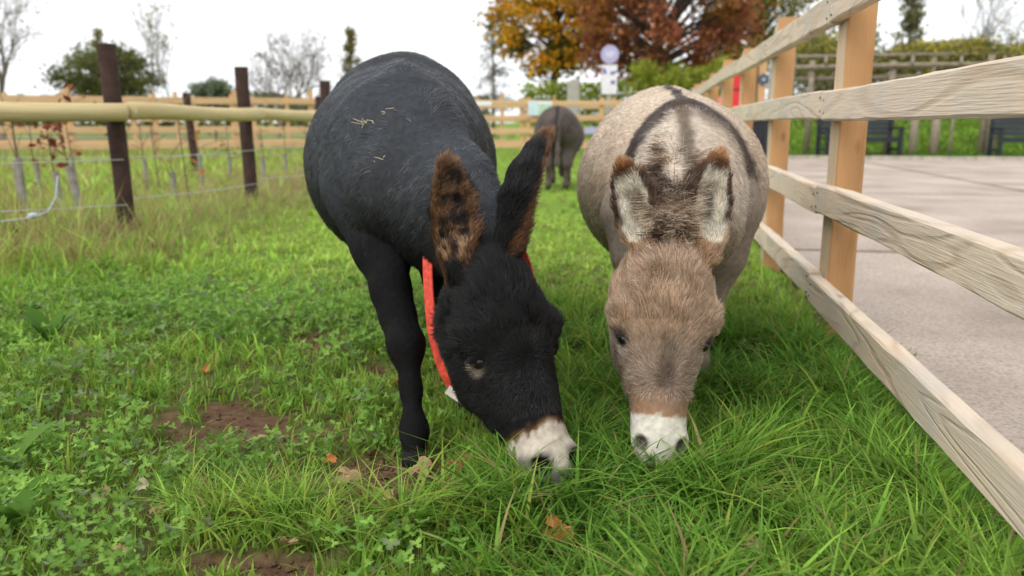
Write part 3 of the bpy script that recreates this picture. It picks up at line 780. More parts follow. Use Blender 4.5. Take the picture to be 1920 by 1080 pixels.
# ------------------------------------------------------------------ saplings with guards
def sapling(u, v, Y, hg, hs, lean, seed, label, leafcol=None, nl=0, rg=.022):
    g = ground_at(u, v); x = gx_at(u, Y)
    r = np.random.default_rng(seed)
    t = tag(empty('sapling', (x, Y, 0)), label, 'sapling', 'hedge saplings in guards')
    dx = math.tan(lean)
    if hg > 0:
        MB().tube(np.array([[0, 0, -.05], [-dx * hg * .5, 0, hg * .5], [-dx * hg, 0, hg]]), [rg, rg * 1.02, rg * 1.05], 10).build('guard', M_GUARD, t)
    st = MB(); tips = []
    p = np.array([0, 0, 0.0]); q = np.array([-dx * hs, r.normal(0, .03), hs]); lp, lr = limb(p, q, .008, .004, r, .04, 6); st.tube(lp, lr, 5)
    for i in range(5):
        s = lerp(lp[2], lp[-1], r.random()); e = s + r.normal(0, .10, 3) + [0, 0, .12]; st.tube(np.stack([s, (s + e) / 2 + [0, 0, .01], e]), [.004, .003, .002], 4); tips.append(e)
    st.build('stem', M_TWIG, t)
    if nl:
        C = np.array(tips)[r.integers(0, 5, nl)] + r.normal(0, .035, (nl, 3))
        V, F, T = leaf_quads(C, .055, palette(nl, leafcol, r), r=r); link('leaves', np_mesh('leaves', V, [F], T), M_LEAF, t)
    return t
RL = [(.22, .05, .03), (.30, .09, .04), (.16, .04, .03)]
OL = [(.55, .20, .03), (.5, .25, .06)]
for args, lab, kw in (
    ((30, 400, 5.9, .55, .9, .03, 801), 'bare sapling in a tall grey guard close behind the knotted rope', ()),
    ((98, 380, 6.3, .42, .82, .05, 802), 'sapling with a dense head of withered red leaves behind the rope', (RL, 26)),
    ((142, 430, 5.7, .50, .85, .16, 803), 'leaning sapling in a thick grey guard with sparse red leaves', (RL, 16, .027)),
    ((20, 380, 6.6, .5, .8, .0, 804), 'bare sapling in a grey guard farther behind the rope', ()),
    ((315, 370, 7.4, .36, .5, .0, 805), 'short bare sapling in a stubby guard between the brown posts', ()),
    ((345, 390, 7.0, 0, .95, .08, 806), 'leaning sapling without a guard holding a few orange leaves', (OL, 7)),
    ((372, 330, 9.5, .45, .7, .05, 807), 'bare sapling in a guard before the leaning far brown post', ()),
    ((425, 320, 9.8, .4, .75, .0, 808), 'small sapling with few red leaves past the leaning brown post', (RL, 12)),
    ((490, 335, 9.0, .42, .8, .03, 809), 'bare sapling in a guard beside the second pole fence post', ()),
    ((575, 320, 10.2, .45, .8, .02, 810), 'bare sapling in a guard next to the black donkey flank', ()),
    ((265, 330, 9.0, .4, .8, .02, 811), 'bare sapling in a guard just beyond the thickest brown post', ()),
    ((130, 330, 8.6, .45, .95, .04, 812), 'distant sapling with red leaves before the pale timber fence', (RL, 14)),
    ((530, 318, 10.6, .4, .75, -.02, 813), 'bare sapling in a guard halfway from second post to donkey', ()),
    ((60, 345, 7.6, .42, .9, .02, 814), 'sapling with red leaves standing among the guards by the rope', (RL, 18)),
    ((230, 345, 8.0, .4, .7, -.03, 815), 'thin bare sapling right behind the thickest brown post', ()),
    ((290, 350, 8.4, .0, .8, .05, 816), 'bare twiggy sapling without a guard between the brown posts', ())):
    sapling(*args, lab, *kw)

# ------------------------------------------------------------------ donkeys
def seg_d(P, A, B, ra, rb, side):
    ax = B - A; L2 = max(float(ax @ ax), 1e-10); axd = ax / math.sqrt(L2)
    if L2 < 1e-9: axd = unit(np.cross(side, [0.31, 0.2, 0.9]))
    t = np.clip(((P - A) @ ax) / L2, 0, 1)
    d = P - A - t[:, None] * ax
    s = unit(side - (side @ axd) * axd); n = np.cross(axd, s)
    a = lerp(ra[0], rb[0], t); b = lerp(ra[1], rb[1], t); c = np.minimum(a, b)
    u, v, w = d @ s, d @ n, d @ axd
    k0 = np.sqrt((u / a) ** 2 + (v / b) ** 2 + (w / c) ** 2)
    k1 = np.sqrt((u / a ** 2) ** 2 + (v / b ** 2) ** 2 + (w / c ** 2) ** 2) + 1e-6
    return k0 * (k0 - 1) / k1
def smin(a, b, k):
    h = np.clip(.5 + .5 * (b - a) / k, 0, 1)
    return b + (a - b) * h - k * h * (1 - h)
class Body:
    """implicit body: elliptical segments blended into one surface"""
    def __init__(s): s.p = []; s.ears = []; s.cuts = []; s.late = []
    def chain(s, grp, st, side, k=.03):
        for (A, ra), (B, rb) in zip(st[:-1], st[1:]):
            s.p.append((grp, np.asarray(A, float), np.asarray(B, float), ra, rb, np.asarray(side, float), k))
    def ball(s, grp, c, r, side, k=.03):
        c = np.asarray(c, float); s.p.append((grp, c, c + 1e-6, r, r, np.asarray(side, float), k))
    def ear(s, base, tip, opening, w=1.0):
        base, tip = np.asarray(base, float), np.asarray(tip, float)
        E = unit(tip - base); o = unit(np.asarray(opening, float)); o = unit(o - (o @ E) * E); sd = np.cross(E, o)
        s.ears.append(dict(base=base, tip=tip, E=E, o=o, side=sd, L=float(np.linalg.norm(tip - base)), w=w))
    EO = [(-.12, .030, .030), (.1, .040, .034), (.32, .052, .036), (.55, .053, .032), (.78, .038, .022), (.93, .020, .012), (1.0, .008, .007)]
    EI = [(.10, .026, .026), (.3, .042, .030), (.55, .043, .026), (.78, .029, .018), (.92, .012, .009)]
    def ear_d(s, e, P, inner=False):
        st = s.EI if inner else s.EO; d = np.full(len(P), 9.0)
        sh = e['o'] * .024 * e['w'] if inner else 0
        pts = [e['base'] + e['E'] * e['L'] * t + sh - e['o'] * .02 * math.sin(max(t, 0) * 3.1) for t, a, b in st]
        for i in range(len(st) - 1):
            d = smin(d, seg_d(P, pts[i], pts[i+1], (st[i][1] * e['w'], st[i][2] * e['w']), (st[i+1][1] * e['w'], st[i+1][2] * e['w']), e['side']), .01)
        return d
    def ear_field(s, e, P):
        return np.maximum(s.ear_d(e, P), -s.ear_d(e, P, True))
    def group_d(s, grp, P):
        d = np.full(len(P), 9.0)
        for p in s.p:
            if p[0] == grp: d = np.minimum(d, seg_d(P, *p[1:6]))
        return d
    def surface(s, vox):
        lo = np.min([np.minimum(p[1], p[2]) - max(p[3] + p[4]) for p in s.p] + [np.minimum(e['base'], e['tip']) - .08 for e in s.ears], 0) - .04
        hi = np.max([np.maximum(p[1], p[2]) + max(p[3] + p[4]) for p in s.p] + [np.maximum(e['base'], e['tip']) + .08 for e in s.ears], 0) + .04
        n = np.ceil((hi - lo) / vox).astype(int) + 1
        F = np.full(tuple(n), .5, np.float32)
        def sub(blo, bhi):
            i0 = np.clip(np.floor((blo - lo) / vox).astype(int), 0, n); i1 = np.clip(np.ceil((bhi - lo) / vox).astype(int) + 1, 0, n)
            g = np.stack(np.meshgrid(*[lo[k] + vox * np.arange(i0[k], i1[k]) for k in range(3)], indexing='ij'), -1)
            return tuple(slice(i0[k], i1[k]) for k in range(3)), g.reshape(-1, 3), g.shape[:3]
        for grp, A, B, ra, rb, side, k in s.p:
            m = max(ra + rb) + .07
            sl, g, sh = sub(np.minimum(A, B) - m, np.maximum(A, B) + m)
            F[sl] = smin(F[sl], seg_d(g, A, B, ra, rb, side).reshape(sh), k)
        for c, r, side, k in s.cuts:
            sl, g, sh = sub(c - max(r) - .05, c + max(r) + .05)
            F[sl] = -smin(-F[sl], seg_d(g, c, c + 1e-6, r, r, side).reshape(sh), k)
        for c, r, side, k in s.late:
            sl, g, sh = sub(c - max(r) - .05, c + max(r) + .05)
            F[sl] = smin(F[sl], seg_d(g, c, c + 1e-6, r, r, side).reshape(sh), k)
        for e in s.ears:
            sl, g, sh = sub(np.minimum(e['base'], e['tip']) - .1, np.maximum(e['base'], e['tip']) + .1)
            F[sl] = smin(F[sl], s.ear_field(e, g).reshape(sh), .014)
            F[sl] = np.maximum(F[sl], -s.ear_d(e, g, True).reshape(sh))
        ins = F < 0
        c8 = [F[a:n[0]-1+a, b:n[1]-1+b, c:n[2]-1+c] for a in (0, 1) for b in (0, 1) for c in (0, 1)]
        mn = np.minimum.reduce(c8); mx = np.maximum.reduce(c8)
        I = np.argwhere((mn < 0) & (mx >= 0)); cid = np.full(tuple(n - 1), -1, np.int64); cid[tuple(I.T)] = np.arange(len(I))
        acc = np.zeros((len(I), 3)); cnt = np.zeros(len(I))
        cor = np.array([(a, b, c) for a in (0, 1) for b in (0, 1) for c in (0, 1)])
        val = np.stack([F[tuple((I + q).T)] for q in cor], 1)
        for i in range(8):
            for j in range(i + 1, 8):
                if np.abs(cor[i] - cor[j]).sum() != 1: continue
                m = (val[:, i] < 0) != (val[:, j] < 0)
                t = val[:, i] / np.where(m, val[:, i] - val[:, j], 1)
                acc[m] += (cor[i] + (cor[j] - cor[i]) * t[:, None])[m]; cnt[m] += 1
        V = lo + vox * (I + acc / cnt[:, None])
        Q = []
        for ax in range(3):
            o1, o2 = [k for k in range(3) if k != ax]
            a = np.moveaxis(ins, ax, 0); diff = np.argwhere(a[:-1] != a[1:])
            e = np.zeros_like(diff); e[:, ax] = diff[:, 0]; e[:, o1] = diff[:, 1]; e[:, o2] = diff[:, 2]
            ok = (e[:, o1] > 0) & (e[:, o2] > 0) & (e[:, o1] < n[o1] - 1) & (e[:, o2] < n[o2] - 1); e = e[ok]
            flip = ins[tuple(e.T)]
            def cell(d1, d2):
                q = e.copy(); q[:, o1] -= d1; q[:, o2] -= d2; return cid[tuple(q.T)]
            q = np.stack([cell(1, 1), cell(0, 1), cell(0, 0), cell(1, 0)], 1)
            if ax == 1: flip = ~flip
            q[~flip] = q[~flip][:, ::-1]
            Q.append(q)
        return V, np.concatenate(Q)

def fur_mat(name, rough=.5):
    m, n, l, b = new_mat(name)
    a = n.new('ShaderNodeAttribute'); a.attribute_name = 'tint'
    h = n.new('ShaderNodeBsdfHairPrincipled'); h.model = 'CHIANG'; h.parametrization = 'COLOR'
    l.new(a.outputs['Color'], h.inputs['Color'])
    h.inputs['Roughness'].default_value = rough; h.inputs['Radial Roughness'].default_value = .8
    h.inputs['Random Roughness'].default_value = .3; h.inputs['IOR'].default_value = 1.42
    df = n.new('ShaderNodeBsdfDiffuse'); l.new(a.outputs['Color'], df.inputs['Color'])
    mx = n.new('ShaderNodeMixShader'); mx.inputs[0].default_value = .5
    l.new(h.outputs[0], mx.inputs[1]); l.new(df.outputs[0], mx.inputs[2])
    l.new(mx.outputs[0], n['Material Output'].inputs['Surface'])
    return m
M_FUR = fur_mat('fur')
M_SKIN = tinted('hide', .8, .06, 0, .2, 60)
M_EYE = plain('eye', (.006, .005, .005), .06, .6, .1, 5)
M_HOOF = plain('hoof_horn', (.014, .013, .012), .7, .15, .3, 40, .3)

def strands(name, root, nrm, flow, length, tint, parent, radius=.0006, K=4, lift=.5, seed=0, clump=.5, droop=0.0, wild=.16, guard=.3):
    r = np.random.default_rng(seed); n = len(root)
    length = np.broadcast_to(length, (n,)) * r.uniform(.65, 1.25, n)
    lift = np.broadcast_to(lift, (n,))[:, None]
    cl_ = np.stack([vnoise(root, 45, seed + q) - .5 for q in range(3)], 1) * clump * 1.3 + np.stack([vnoise(root, 14, seed + 5 + q) - .5 for q in range(3)], 1) * clump
    fl = unit(flow + cl_ + r.normal(0, wild, (n, 3)))
    fl = unit(fl - (fl * nrm).sum(1, keepdims=True) * nrm * .8)
    pts = np.zeros((n, K, 3)); p = root - nrm * .003; pts[:, 0] = p
    for k in range(1, K):
        s = k / (K - 1)
        d = unit(fl * (.55 + .8 * s) + nrm * lift * (1.25 - .9 * s) + np.array([0, 0, -droop * s]))
        p = p + d * (length / (K - 1))[:, None]; pts[:, k] = p
    hc = bpy.data.hair_curves.new(name); hc.add_curves([K] * n)
    hc.attributes['position'].data.foreach_set('vector', pts.astype(np.float32).ravel())
    gh = r.random(n) < guard
    ra = hc.attributes.get('radius') or hc.attributes.new('radius', 'FLOAT', 'POINT')
    rad = (np.broadcast_to(radius, (n,)) * np.where(gh, 1.7, .85))[:, None] * np.linspace(1, .25, K)[None, :]
    ra.data.foreach_set('value', rad.astype(np.float32).ravel())
    ca = hc.attributes.new('tint', 'FLOAT_COLOR', 'CURVE')
    c = np.ones((n, 4), np.float32); c[:, :3] = tint * (np.where(gh, r.uniform(.35, 1.75, n), r.uniform(.6, 1.35, n)) * (.7 + .6 * vnoise(root, 70, seed + 11)))[:, None]
    ca.data.foreach_set('color', c.ravel())
    hc.materials.append(M_FUR)
    o = bpy.data.objects.new(name, hc); col.objects.link(o); o.parent = parent
    return o
def sample(V, Q, n, wfn, r):
    T = np.concatenate([Q[:, [0, 1, 2]], Q[:, [0, 2, 3]]]); a, b, c = V[T[:, 0]], V[T[:, 1]], V[T[:, 2]]
    N = np.cross(b - a, c - a); A = np.linalg.norm(N, axis=1); cen = (a + b + c) / 3
    w = A * wfn(cen, N / (A[:, None] + 1e-12)); w /= w.sum()
    k = r.choice(len(T), n, p=w); u, v = r.random(n), r.random(n); m = u + v > 1; u[m], v[m] = 1 - u[m], 1 - v[m]
    P = a[k] + (b - a)[k] * u[:, None] + (c - a)[k] * v[:, None]
    VN = np.zeros_like(V)
    for i in range(3): np.add.at(VN, T[:, i], N)
    VN = unit(VN); nn = unit(VN[T[k, 0]] * (1 - u - v)[:, None] + VN[T[k, 1]] * u[:, None] + VN[T[k, 2]] * v[:, None])
    return P, nn
def hoof(parent, p, f, s=1.0):
    f = unit(np.array([f[0], f[1], 0])); a = np.linspace(0, 2 * math.pi, 14, endpoint=False); V = []
    for z, r0, sh in ((0, .036, .008), (.02, .034, .005), (.045, .029, 0), (.06, .02, 0)):
        V.append(np.column_stack([np.cos(a) * r0 * s, np.sin(a) * r0 * s, np.full(14, z * s)]) + np.append(f[:2] * sh * s, 0))
    V = np.concatenate(V); F = [[i*14+j, i*14+(j+1) % 14, (i+1)*14+(j+1) % 14, (i+1)*14+j] for i in range(3) for j in range(14)]
    me = np_mesh('hoof', V, [np.array(F), np.arange(14)[::-1][None, :], np.arange(42, 56)[None, :]], np.ones((56, 3)), True)
    return link('hoof', me, M_HOOF, parent, p)
def leg(B, pts, radii, side, k=.04):
    B.chain('leg', [(p, (r, r * 1.06)) for p, r in zip(pts, radii)], side, k)

def donkey(name, label, spec, colour, vox, nfur, fur_r, weight=None, flen=1.0, mane=None, group=None):
    """spec: torso stations, neck stations, head line, ears, legs"""
    B = Body(); f = unit(np.append(spec['fwd'], 0)); side = np.array([-f[1], f[0], 0.0])
    B.chain('torso', [(c, (a, b)) for c, a, b in spec['torso']], side, .05)
    B.chain('neck', [(c, (a, b)) for c, a, b in spec['neck']], spec.get('neck_side', side), .07)
    P0, P1 = np.asarray(spec['poll'], float), np.asarray(spec['lips'], float)
    ax = unit(P1 - P0); HL = float(np.linalg.norm(P1 - P0)); n0 = np.asarray(spec['face'], float); fn = unit(n0 - (n0 @ ax) * ax); hs = np.cross(ax, fn)
    hk = spec.get('hs', 1.0); tp_ = spec.get('top', 1.0)
    st = [(t, a * hk * lerp(tp_, 1, min(1, t / .33)), b * hk) for t, a, b in [(.15, .090, .088), (.23, .107, .106), (.31, .113, .118), (.40, .104, .122), (.53, .088, .112), (.66, .069, .092), (.78, .056, .072), (.88, .054, .062), (.95, .051, .052)]]
    B.chain('head', [(P0 + ax * HL * t - fn * b, (a, b)) for t, a, b in st], hs, .025)
    H = lambda t, u, v: P0 + ax * HL * t + hs * u * hk - fn * v * hk
    for q in (-1, 1):
        B.ball('head', H(.375, q * .086, .060), (.036 * hk, .034 * hk), hs, .04)          # brow
        B.ball('head', H(.50, q * .048, .160), (.048 * hk, .066 * hk), hs, .03)          # jowl
        B.ball('head', H(.905, q * .034, .030), (.028 * hk, .027 * hk), hs, .02)          # nostril wing
        B.cuts.append((H(.925, q * spec.get('nos', .040), spec.get('nosv', .008)), (.015 * hk, .015 * hk), hs, .010))
        B.cuts.append((H(.475, q * .104, .060), (.016, .014), hs, .022))
        B.late.append((H(spec.get('lid', .452), q * .0885, .062), (.0195 * hk, .0195 * hk), hs, .006))    # upper lid
    B.ball('head', H(.95, 0, .088), (.036 * hk, .030 * hk), hs, .02)                     # chin
    for e in spec['ears']: B.ear(*e)
    for pts, rad in spec['legs']: leg(B, pts, rad, side)
    if 'ridge' in spec: B.chain('torso', [(c, (a, b)) for c, a, b in spec['ridge']], side, .06)
    for c, r_ in spec.get('bumps', ()): B.ball('torso', c, r_, side, .05)
    if 'tail' in spec: B.chain('tail', [(p, (r_, r_)) for p, r_ in spec['tail']], side, .03)
    V, Q = B.surface(vox)
    root = empty(name, (float(np.mean([p[0][-1][0] for p in spec['legs']])), float(np.mean([p[0][-1][1] for p in spec['legs']])), 0))
    tag(root, label, 'donkey', group); ro = np.array(root.location)
    eyes = [H(.470, q * .0870, .060) for q in (-1, 1)]
    def info(P):
        d = {g: B.group_d(g, P) for g in ('torso', 'neck', 'head', 'leg') + (('tail',) if 'tail' in spec else ())}
        names = list(d); D = np.stack([d[g] for g in names], 1)
        ei = []
        for e in B.ears: D = np.column_stack([D, np.where((np.abs(B.ear_d(e, P, True)) < .006) & (B.ear_d(e, P) < .012), -1, B.ear_field(e, P) - .003)]); names.append('ear')
        k = D.argmin(1); g = np.array(names)[k]
        q = P - P0; hc = np.column_stack([q @ ax / HL, q @ hs / hk, -(q @ fn) / hk])
        bz = np.array([c for c, a, b in spec['torso']]); o = np.argsort(bz @ f)
        sproj = P @ f; cx = np.interp(sproj, (bz @ f)[o], (bz @ side)[o]); lat = P @ side - cx
        es = np.zeros((len(P), 3)); inside = np.zeros(len(P))
        for i, e in enumerate(B.ears):
            m = (g == 'ear') & (k == len(names) - len(B.ears) + i)
            if m.any():
                w = P[m] - e['base']; tt_ = w @ e['E'] / e['L']; aw = np.interp(tt_, [q[0] for q in B.EO], [q[1] for q in B.EO]) * e['w']
                es[m] = np.column_stack([tt_, (w @ e['side']) / aw, w @ e['o']])
                inside[m] = (np.abs(B.ear_d(e, P[m], True)) < .007)
        return dict(g=g, head=hc, lat=lat, s=sproj, ear=es, inside=inside, P=P, eyes=eyes, B=B, H=H)
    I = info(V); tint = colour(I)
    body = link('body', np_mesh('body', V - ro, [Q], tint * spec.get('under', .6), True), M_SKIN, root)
    for e in eyes:
        a = MB(); u_, v_ = np.meshgrid(np.linspace(0, 2 * math.pi, 16, endpoint=False), np.linspace(.02, math.pi - .02, 9))
        X = .0165 * hk * np.stack([np.cos(u_) * np.sin(v_), np.sin(u_) * np.sin(v_), np.cos(v_)], -1).reshape(-1, 3)
        fq = np.array([[i*16+j, (i+1)*16+j, (i+1)*16+(j+1) % 16, i*16+(j+1) % 16] for i in range(8) for j in range(16)])
        a.add(X, fq).build('eye', M_EYE, root, True, loc=e - ro)
    for pts, rad in spec['legs']:
        hp = np.array(pts[-1]); hoof(root, (hp[0] - ro[0], hp[1] - ro[1], hp[2] - .035), f, rad[-1] / .030)
    if nfur:
        r = np.random.default_rng(91)
        view = lambda c, N: .35 + .65 * np.clip(.35 + (unit(np.array([0, 0, .8]) - c) * N).sum(1), 0, 1)
        P, N = sample(V, Q, nfur, lambda c, N: view(c, N) * (weight(c) if weight else 1), r)
        keep = np.ones(len(P), bool)
        for e in eyes: keep &= np.linalg.norm(P - e, axis=1) > .0185 * hk
        P, N = P[keep], N[keep]
        I = info(P); g = I['g']; t = I['head'][:, 0]; tint = colour(I)
        wh = H(spec.get('whorl', .62), 0, 0)
        flow = np.tile(-f * .8 + np.array([0, 0, -.55]), (len(P), 1))
        flow[g == 'leg'] = (0, 0, -1); flow[g == 'tail'] = (0, 0, -1)
        rad = unit(P - wh); rad[:, 2] -= .0
        flow = np.where((g == 'head')[:, None], rad + ax * .25 * sstep(t, spec.get('whorl', .62) + .03, .9)[:, None], flow)
        for e in B.ears:
            m = (g == 'ear') & (np.linalg.norm(P - (e['base'] + e['tip']) / 2, axis=1) < e['L'] * .8)
            flow[m] = e['E'] * .9 + e['o'] * .35 + unit(np.outer(((P[m] - e['base']) @ e['side']), e['side'])) * -.1
        L = np.full(len(P), .026); L[g == 'neck'] = .030
        L = np.where(g == 'head', np.where(t < .4, .027, np.where(t < .72, .016, .007)), L)
        L[(g == 'head') & (t > .80)] = .003
        L[g == 'leg'] = .009; L[g == 'ear'] = .015
        rim = (g == 'ear') & ((np.abs(I['ear'][:, 1]) > .72) | (I['ear'][:, 0] > .85)); L[rim] = .022
        L[(g == 'ear') & (I['inside'] > 0)] = .017
        ins = (g == 'ear') & (I['inside'] > 0)
        nsh = (P - ro)
        lift = np.where(g == 'ear', .8, np.where(g == 'head', .45, .38))
        strands('coat', nsh, N, flow, L * flen, tint, root, fur_r, 4, lift, 17, np.where((g == 'head') & (t < .42), 1.15, np.where(g == 'head', .7, .6))[:, None])
    if mane: mane(root, ro, H, f, side, B)
    return root, dict(H=H, B=B, ro=ro, ax=ax, fn=fn, hs=hs, f=f, side=side)

def mixc(c, target, m): return c + (np.asarray(target) - c) * np.clip(m, 0, 1)[:, None]

# --- black donkey
def black_colour(I):
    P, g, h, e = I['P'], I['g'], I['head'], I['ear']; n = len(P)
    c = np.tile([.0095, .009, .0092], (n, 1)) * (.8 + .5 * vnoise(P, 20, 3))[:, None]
    c = mixc(c, (.058, .063, .072), ((g == 'torso') | (g == 'neck') | (g == 'leg')) * sstep(P[:, 2] + (vnoise(P, 8, 15) - .5) * .08, .40, .70) * (.6 + .4 * vnoise(P, 7, 13)))  # sky sheen painted into the coat: blue-grey above, fading to black lower down
    c = mixc(c, (.030, .021, .015), ((g == 'torso') | (g == 'neck')) * sstep(vnoise(P, 5, 8), .62, .9) * .2)
    hd = g == 'head'; t, u, v = h[:, 0], h[:, 1], h[:, 2]
    edge = .765 + (vnoise(P, 60, 4) - .5) * .03 + np.abs(u) * .55
    c = mixc(c, (.16, .075, .03), hd * sstep(t + (vnoise(P, 70, 24) - .5) * .02, edge - .03, edge) * (v < .10) * .8)
    c = mixc(c, (.58, .51, .42), hd * sstep(t + (vnoise(P, 120, 44) - .5) * .03, edge - .008, edge + .03) * (1 - sstep(v, .09, .13)))
    c = mixc(c, (.36, .30, .26), hd * sstep(t, edge, edge + .05) * sstep(vnoise(P, 45, 43), .45, .85) * (v < .115) * .6)
    c = mixc(c, (.16, .145, .14), hd * sstep(t, .855, .90) * sstep(np.abs(u), .008, .028) * (v < .07) * .9)
    c = mixc(c, (.20, .185, .175), hd * sstep(t, .945, .965))
    c = mixc(c, (.02, .02, .02), hd * (np.minimum(*[np.linalg.norm(P - I['H'](.925, q * .040, .012), axis=1) for q in (-1, 1)]) < .023))
    for ey in I['eyes']:
        d = np.linalg.norm((P - ey - [0, 0, -.016]) * [1, 1, 1.3], axis=1)
        c = mixc(c, (.20, .155, .115), hd * (1 - sstep(d, .012, .030)) * (P[:, 2] < ey[2] - .004))
    er = g == 'ear'
    c = mixc(c, (.085, .038, .018), er * sstep(np.abs(e[:, 1]), .66, .95) * (e[:, 2] > -.012))
    c = mixc(c, (.11, .050, .022), er * sstep(e[:, 0], .80, 1.0))
    c = mixc(c, (.11, .055, .026), er * (I['inside'] > 0) * sstep(vnoise(P, 70, 6) + .3 * np.abs(e[:, 1]), .45, .95))
    c = mixc(c, (.34, .20, .10), er * (I['inside'] > 0) * sstep(.45 - e[:, 0], 0, .3) * sstep(vnoise(P, 80, 9), .45, .7) * .8)
    return c
def V3(*a): return np.array(a, float)
bl = dict(
    fwd=(.13, -1.0),
    torso=[(V3(-.432, 3.40, .79), .13, .17), (V3(-.418, 3.22, .815), .225, .24), (V3(-.396, 2.96, .755), .275, .275), (V3(-.372, 2.72, .665), .305, .31),
           (V3(-.345, 2.48, .665), .265, .275), (V3(-.318, 2.30, .67), .205, .255), (V3(-.295, 2.15, .62), .145, .17)],
    neck=[(V3(-.315, 2.36, .73), .12, .20), (V3(-.255, 2.20, .67), .115, .185), (V3(-.165, 2.04, .585), .10, .155), (V3(-.085, 1.89, .535), .088, .12)],
    neck_side=V3(-.9, -.25, .25),
    poll=at(934, 446, 1.77), lips=at(1062, 900, 1.53), face=V3(.60, -1.0, .15), hs=1.06, top=.86, lid=.460,
    ears=[(at(860, 500, 1.77), at(835, 294, 1.87), V3(-.12, -1, .0), .95), (at(962, 440, 1.82), at(1028, 250, 1.93), V3(.90, .42, .1), 1.15)],
    legs=[([(-.42, 2.26, .62), (-.355, 2.16, .47), (-.315, 2.04, .37), (-.262, 1.91, .262), (-.245, 1.85, .17), (-.232, 1.79, .085), (-.229, 1.762, .052)], [.11, .076, .046, .040, .0195, .027, .026]),
          ([(-.20, 2.25, .60), (-.20, 2.22, .46), (-.195, 2.20, .37), (-.185, 2.17, .27), (-.165, 2.17, .17), (-.145, 2.16, .085), (-.138, 2.14, .052)], [.10, .074, .046, .040, .0195, .027, .026]),
          ([(-.55, 3.18, .72), (-.55, 3.08, .56), (-.53, 3.22, .40), (-.52, 3.32, .33), (-.52, 3.27, .2), (-.52, 3.24, .09), (-.52, 3.21, .052)], [.15, .11, .06, .042, .028, .032, .030]),
          ([(-.28, 3.18, .72), (-.27, 3.08, .56), (-.28, 3.22, .40), (-.29, 3.32, .33), (-.29, 3.27, .2), (-.29, 3.24, .09), (-.29, 3.21, .052)], [.15, .11, .06, .042, .028, .032, .030])],
    tail=[(V3(-.44, 3.52, .88), .035), (V3(-.445, 3.60, .78), .026), (V3(-.45, 3.61, .5), .022), (V3(-.45, 3.60, .36), .03)],
    ridge=[(V3(-.312, 2.34, .915), .032, .035), (V3(-.345, 2.58, .928), .034, .034), (V3(-.39, 2.95, .975), .040, .034), (V3(-.418, 3.22, .995), .05, .03)],
    bumps=[(V3(-.475, 2.34, .70), (.045, .15)), (V3(-.155, 2.32, .70), (.045, .15)), (V3(-.292, 1.985, .315), (.03, .03))],
    under=.8, whorl=.52)
def black_mane(root, ro, H, f, side, B):
    r = np.random.default_rng(5)
    cr = np.array([at(905, 420, 1.86), at(868, 330, 1.98), at(826, 262, 2.10), at(795, 215, 2.22), at(772, 175, 2.34)])
    n = 9000; t = r.random(n) * 3.99; i = t.astype(int); w = (t - i)[:, None]
    P = cr[i] * (1 - w) + cr[i + 1] * w + side * r.normal(0, .012, n)[:, None] + np.array([0, 0, -.022])
    N = unit(np.tile([0.1, -.3, 1.0], (n, 1)) + r.normal(0, .15, (n, 3)))
    flow = np.tile([-.95, -.1, -.25], (n, 1)) + r.normal(0, .15, (n, 3))
    L = np.where(t < .7, .055, .062)
    strands('mane', P - ro, N, flow, L, np.tile([.014, .014, .015], (n, 1)), root, .0006, 5, .45, 31, .5, .5)
def w_black(c): 
    return np.where(c[:, 1] < 2.1, 2.3, 1.0)
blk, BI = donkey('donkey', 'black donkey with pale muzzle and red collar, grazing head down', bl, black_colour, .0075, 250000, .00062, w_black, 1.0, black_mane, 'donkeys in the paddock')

# red collar hanging round the black donkey's throat
cc = []
pts = [at(868, 380, 2.00), at(815, 430, 1.98), at(803, 480, 1.945), at(806, 560, 1.92), at(815, 640, 1.90), at(838, 712, 1.88), at(872, 745, 1.90),
       at(930, 735, 1.97), at(985, 640, 2.02), at(995, 540, 2.03), at(960, 440, 2.04)]
pts = np.array(pts + pts[:1])
tt = np.linspace(0, len(pts) - 1, 90); ii = np.minimum(tt.astype(int), len(pts) - 2); fr = tt - ii
def crm(a, b, c, d, t): return .5 * ((2*b) + (-a + c) * t + (2*a - 5*b + 4*c - d) * t**2 + (-a + 3*b - 3*c + d) * t**3)
m_ = len(pts) - 1
cp = np.array([crm(pts[(i-1) % m_], pts[i % m_], pts[(i+1) % m_], pts[(i+2) % m_], t) for i, t in zip(ii, fr)])
axis_n = unit(np.array([.80, -.55, -.15])); wdt = .014
V = []; cen = cp.mean(0)
for p in cp:
    out = unit(p - cen)
    for a_, b_ in ((-1, 0), (-1, 1), (1, 1), (1, 0)): V.append(p + axis_n * wdt * a_ + out * .0035 * b_)
n_ = len(cp); F = [[i*4+j, i*4+(j+1) % 4, (i+1)*4+(j+1) % 4, (i+1)*4+j] for i in range(n_ - 1) for j in range(4)]
M_COLLAR = plain('collar_webbing', (.66, .075, .045), .7, .3, .35, 60, .3)
collar = link('collar', np_mesh('collar', np.array(V) - BI['ro'], [np.array(F)], np.ones((len(V), 3))), M_COLLAR, blk)
collar['label'] = 'red webbing collar'
tg = at(858, 742, 1.875) - BI['ro']
MB().box((-.03, -.004, -.012), (.03, .004, .012)).build('collar_tag', plain('tag_white', (.75, .68, .62), .6, .3, .1, 20), collar, loc=tg, rot=(0, R(33), R(-10)))

